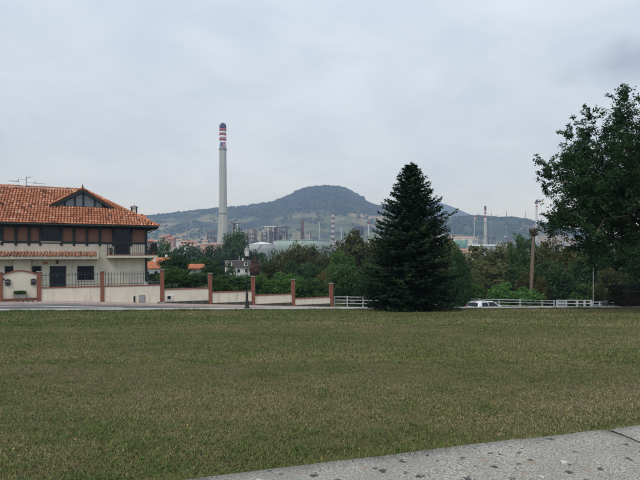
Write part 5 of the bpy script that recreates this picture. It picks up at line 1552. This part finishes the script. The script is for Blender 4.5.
def process_unit(name, label, px0, px1, topy, basey, d, mats, seed, bays=4, levels=4, dep=14, cols=6):
    g = random.Random(seed); k = d / F
    b = at((px0 + px1) / 2, basey, d)
    r_ = thing(name, label, 'process unit', b, g.uniform(-0.2, 0.2))
    W_ = (px1 - px0) * k; H = (basey - topy) * k
    for i in range(bays + 1):
        x = -W_ / 2 + W_ * i / bays
        hh = H * g.uniform(0.7, 1.0)
        for y in (-dep / 2, dep / 2): MB().tube((x, y, -15), (x, y, hh), 0.45, n=4).build('column', M[mats[0]], r_)
    for l in range(levels):
        z = H * (l + 1) / levels * 0.92
        x0, x1 = -W_ / 2 * g.uniform(0.6, 1), W_ / 2 * g.uniform(0.6, 1)
        MB().box(x0, x1, -dep / 2, dep / 2, z - 0.35, z + 0.15).build('deck', M[mats[0]], r_)
        hr = MB()
        hr.tube((x0, -dep / 2, z + 1.2), (x1, -dep / 2, z + 1.2), 0.12, n=4)
        for i in range(bays * 2): hr.tube((x0 + (x1 - x0) * i / (bays * 2), -dep / 2, z), (x0 + (x1 - x0) * i / (bays * 2), -dep / 2, z + 1.2), 0.12, n=4)
        hr.build('handrail', M[mats[1]], r_)
        p = MB(); q = g.uniform(-W_ / 2, W_ / 2); l2 = g.uniform(3, 9)
        p.tube((q - l2 / 2, g.uniform(-4, 2), z + 1.6), (q + l2 / 2, g.uniform(-4, 2), z + 1.6), g.uniform(0.7, 1.5), n=10); p.build('drum', M[mats[2]], r_)
    for c in range(cols):
        x = g.uniform(-W_ / 2, W_ / 2); rr = g.uniform(0.6, 1.8); hh = H * g.uniform(0.55, 1.12)
        MB().lathe([(rr, -15), (rr, hh - rr), (rr * 0.7, hh - 0.3 * rr), (0, hh)], (x, g.uniform(-dep / 2, dep / 2), 0), 10).build('vessel', M[g.choice(mats[1:])], r_)
    for c in range(cols):
        x = g.uniform(-W_ / 2, W_ / 2); z = H * g.uniform(0.2, 0.9)
        MB().tube((x, -dep / 2 - 0.6, -3), (x, -dep / 2 - 0.6, z), 0.3, n=6).tube((x, -dep / 2 - 0.6, z), (x + g.uniform(-6, 6), -dep / 2 - 0.6, z), 0.3, n=6).build('pipe', M[g.choice(mats)], r_)
    return r_
process_unit('process_unit', 'tall framed process tower just right of the big chimney', 230.5, 240.5, 221, 247, 700, ['steel', 'pale_steel', 'rust'], 1, 3, 6)
process_unit('process_unit', 'low jumble of vessels between the chimney tower and the white tank', 241, 250, 232, 247, 720, ['steel', 'rust', 'pale_steel'], 2, 3, 3)
process_unit('process_unit', 'rusty column cluster left of the white roofed tank', 251.5, 256, 229, 247, 740, ['rust', 'rust', 'steel'], 3, 1, 4, 8, 3)
process_unit('process_unit', 'pale framed unit at the left end of the rusty pipe structure', 261.5, 272, 226, 246, 760, ['steel', 'cream_light', 'rust'], 4, 3, 4)
process_unit('process_unit', 'rusty brown pipe structure above the green tank', 271.5, 287.5, 226, 246, 770, ['rust', 'steel', 'rust'], 5, 6, 4, 16, 8)
process_unit('process_unit', 'small framed unit left of the big chimney base', 207, 217, 231, 247, 760, ['steel', 'pale_steel', 'rust'], 6, 3, 3, 12, 5)
process_unit('process_unit', 'distant grey plant around the foot of the slimmer chimney', 474, 500, 236, 246, 1080, ['steel', 'pale_steel', 'rust'], 7, 7, 2, 20, 9)
process_unit('process_unit', 'distant rusty plant right of the slimmer chimney', 501, 516, 237, 246, 1000, ['steel', 'rust', 'pale_steel'], 8, 4, 2, 16, 6)
MB().box(-14, 3, -1, 1, 31.5, 33).build('roof_slab', M['tank_white'], [o for o in C.objects if o.get('label', '').startswith('pale framed unit')][0], (12, -6, -2.5))

def tank(name, label, px, topy, basey, d, wpx, roofh, wm, rm):
    k = d / F; b = at(px, basey, d)
    r_ = thing(name, label, 'storage tank', b)
    rad_ = wpx * k / 2; H = (basey - topy) * k
    MB().lathe([(rad_, -12), (rad_, H * 0.5), (rad_, H)], (0, 0, 0), 48).build('shell', M[wm], r_, smooth=True)
    MB().lathe([(rad_ * 1.012, H - 0.35), (rad_ * 1.012, H + 0.3)], (0, 0, 0), 48).build('rim', M[rm], r_)
    MB().lathe([(rad_ * 0.995, H + 0.301), (rad_ * 0.5, H + roofh * 0.58), (0.05, H + roofh)], (0, 0, 0), 48).build('roof', M[rm], r_, smooth=True)
    st = MB()
    for q in range(10): 
        a = -PI / 2 - 0.5 + q * 0.06; st.box(rad_ * 1.01 * math.cos(a) - 0.7, rad_ * 1.01 * math.cos(a) + 0.7, rad_ * 1.01 * math.sin(a) - 0.7, rad_ * 1.01 * math.sin(a), H * q / 10, H * q / 10 + 0.25)
    st.build('stair', M['steel'], r_)
    return r_
tank('storage_tank', 'grey storage tank with a bright white roof above the trees', 262.0, 244.6, 254, 560, 25.5, 3.2, 'tank_grey', 'tank_white')
tank('storage_tank', 'large pale green storage tank above the brown trees', 304, 240.6, 252, 600, 52, 1.2, 'tank_green', 'tank_green')
tank('storage_tank', 'grey storage tank at the right end of the pale green tank', 331.5, 240.8, 252, 630, 22, 1.0, 'tank_grey', 'tank_grey')
tank('storage_tank', 'brownish domed storage tank left of the big chimney', 214, 245.2, 254, 520, 27, 2.9, 'tank_red', 'tank_red')
tank('storage_tank', 'pale grey storage tank left part of the long tank row', 283, 241.2, 252, 640, 20, 1.0, 'tank_grey', 'tank_grey')
tank('storage_tank', 'far pale green tank right of the fir', 459, 240.8, 247, 900, 16, 1.0, 'shed_green', 'shed_green')
def shed(label, px0, px1, topy, basey, d, wm, rm):
    k = d / F; b = at((px0 + px1) / 2, basey, d); W_ = (px1 - px0) * k; H = (basey - topy) * k
    r_ = thing('shed', label, 'shed', b)
    MB().box(-W_ / 2, W_ / 2, 0, 18, -10, H * 0.75).build('wall', M[wm], r_)
    MB().prism([(-1, H * 0.7501), (9, H), (19, H * 0.7501)], -W_ / 2 - .5, W_ / 2 + .5, 'x').build('roof', M[rm], r_)
    for q in range(5): MB().box(-W_ / 2 + W_ * (q + 0.3) / 5, -W_ / 2 + W_ * (q + 0.7) / 5, -0.15, 0.05, -3, H * 0.45).build('door', M['steel'], r_)
shed('long pale low shed below the slimmer chimney', 470, 513, 244.5, 250, 700, 'tank_grey', 'pale_steel')
shed('dark roofed shed at the right end of the long pale shed', 503, 512, 245.5, 250, 640, 'roof_pale', 'steel_blue')
shed('pale low building behind the far pale green tank', 440, 478, 236.5, 242, 1150, 'cream_light', 'roof_pale')

# masts and the flare on the right
fl = mast('thin flare stack with a small orange flame left of the slimmer chimney', 474.3, 218.4, 243, 1100, 0.7, ['pale_steel'], name='flare_stack', cat='flare')
tf = NT('flame'); tf.base((0.8, 0.2, 0.03), 0.8); tf.b.inputs['Emission Color'].default_value = (1.0, 0.28, 0.05, 1); tf.b.inputs['Emission Strength'].default_value = 0.8
k = 1100 / F; H = (243 - 218.4) * k
MB().lathe([(0.3 * k, 0), (0.62 * k, 0.35 * k), (0.45 * k, 0.9 * k), (0.1 * k, 1.5 * k), (0.0, 1.7 * k)], (0.8 * k, 0, H - 0.4), 8).build('flame', tf.m, fl)
for x, ty, by, d, lab in ((491.3, 213, 236, 1200, 'thin grey mast just right of the slimmer chimney'), (506.5, 225, 243, 1000, 'thin pale mast below the low ridge'), (474.3 + 4.2, 213, 219, 1740, 'tiny mast on the low ridge left of the slimmer chimney'),
                          (497, 214.5, 219, 1740, 'tiny faint mast on the low ridge, third from the left'), (506.5, 211.5, 219, 1740, 'tall thin mast on the crest of the low ridge'),
                          (525.3, 212.2, 221, 1740, 'thin mast on the low ridge left of the dead palm'), (541.5, 218, 225, 1740, 'short mast on the low ridge right of the dead palm')):
    mast(lab, x, ty, by, d, 0.6, ['steel'], group='masts on and below the low ridge')
lattice('slender guyed lattice mast left of the big chimney', 187.2, 211, 244, 900, 0.9, 0.6, ['steel'], n=8, name='lattice_mast', th=0.45)
mast('second thin mast left of the big chimney', 190.3, 210, 217, 2290, 0.55, ['steel'])

# ------------------------------------------------------------------ air
hz_m = bpy.data.materials.new('haze_air'); hz_m.use_nodes = True
ht = hz_m.node_tree; ht.nodes.clear()
ho = ht.nodes.new('ShaderNodeOutputMaterial'); pv = ht.nodes.new('ShaderNodeVolumePrincipled')
pv.inputs['Color'].default_value = (0.46, 0.62, 1.0, 1)
pv.inputs['Absorption Color'].default_value = (1, 1, 1, 1)
pv.inputs['Density'].default_value = 0.00026
pv.inputs['Anisotropy'].default_value = 0.0
ht.links.new(pv.outputs[0], ho.inputs['Volume'])
hb = MB().box(-7500, 7500, -600, 7500, -60, 400).build('haze', hz_m)
tag(hb, 'thin bluish air haze over the valley', kind='stuff')
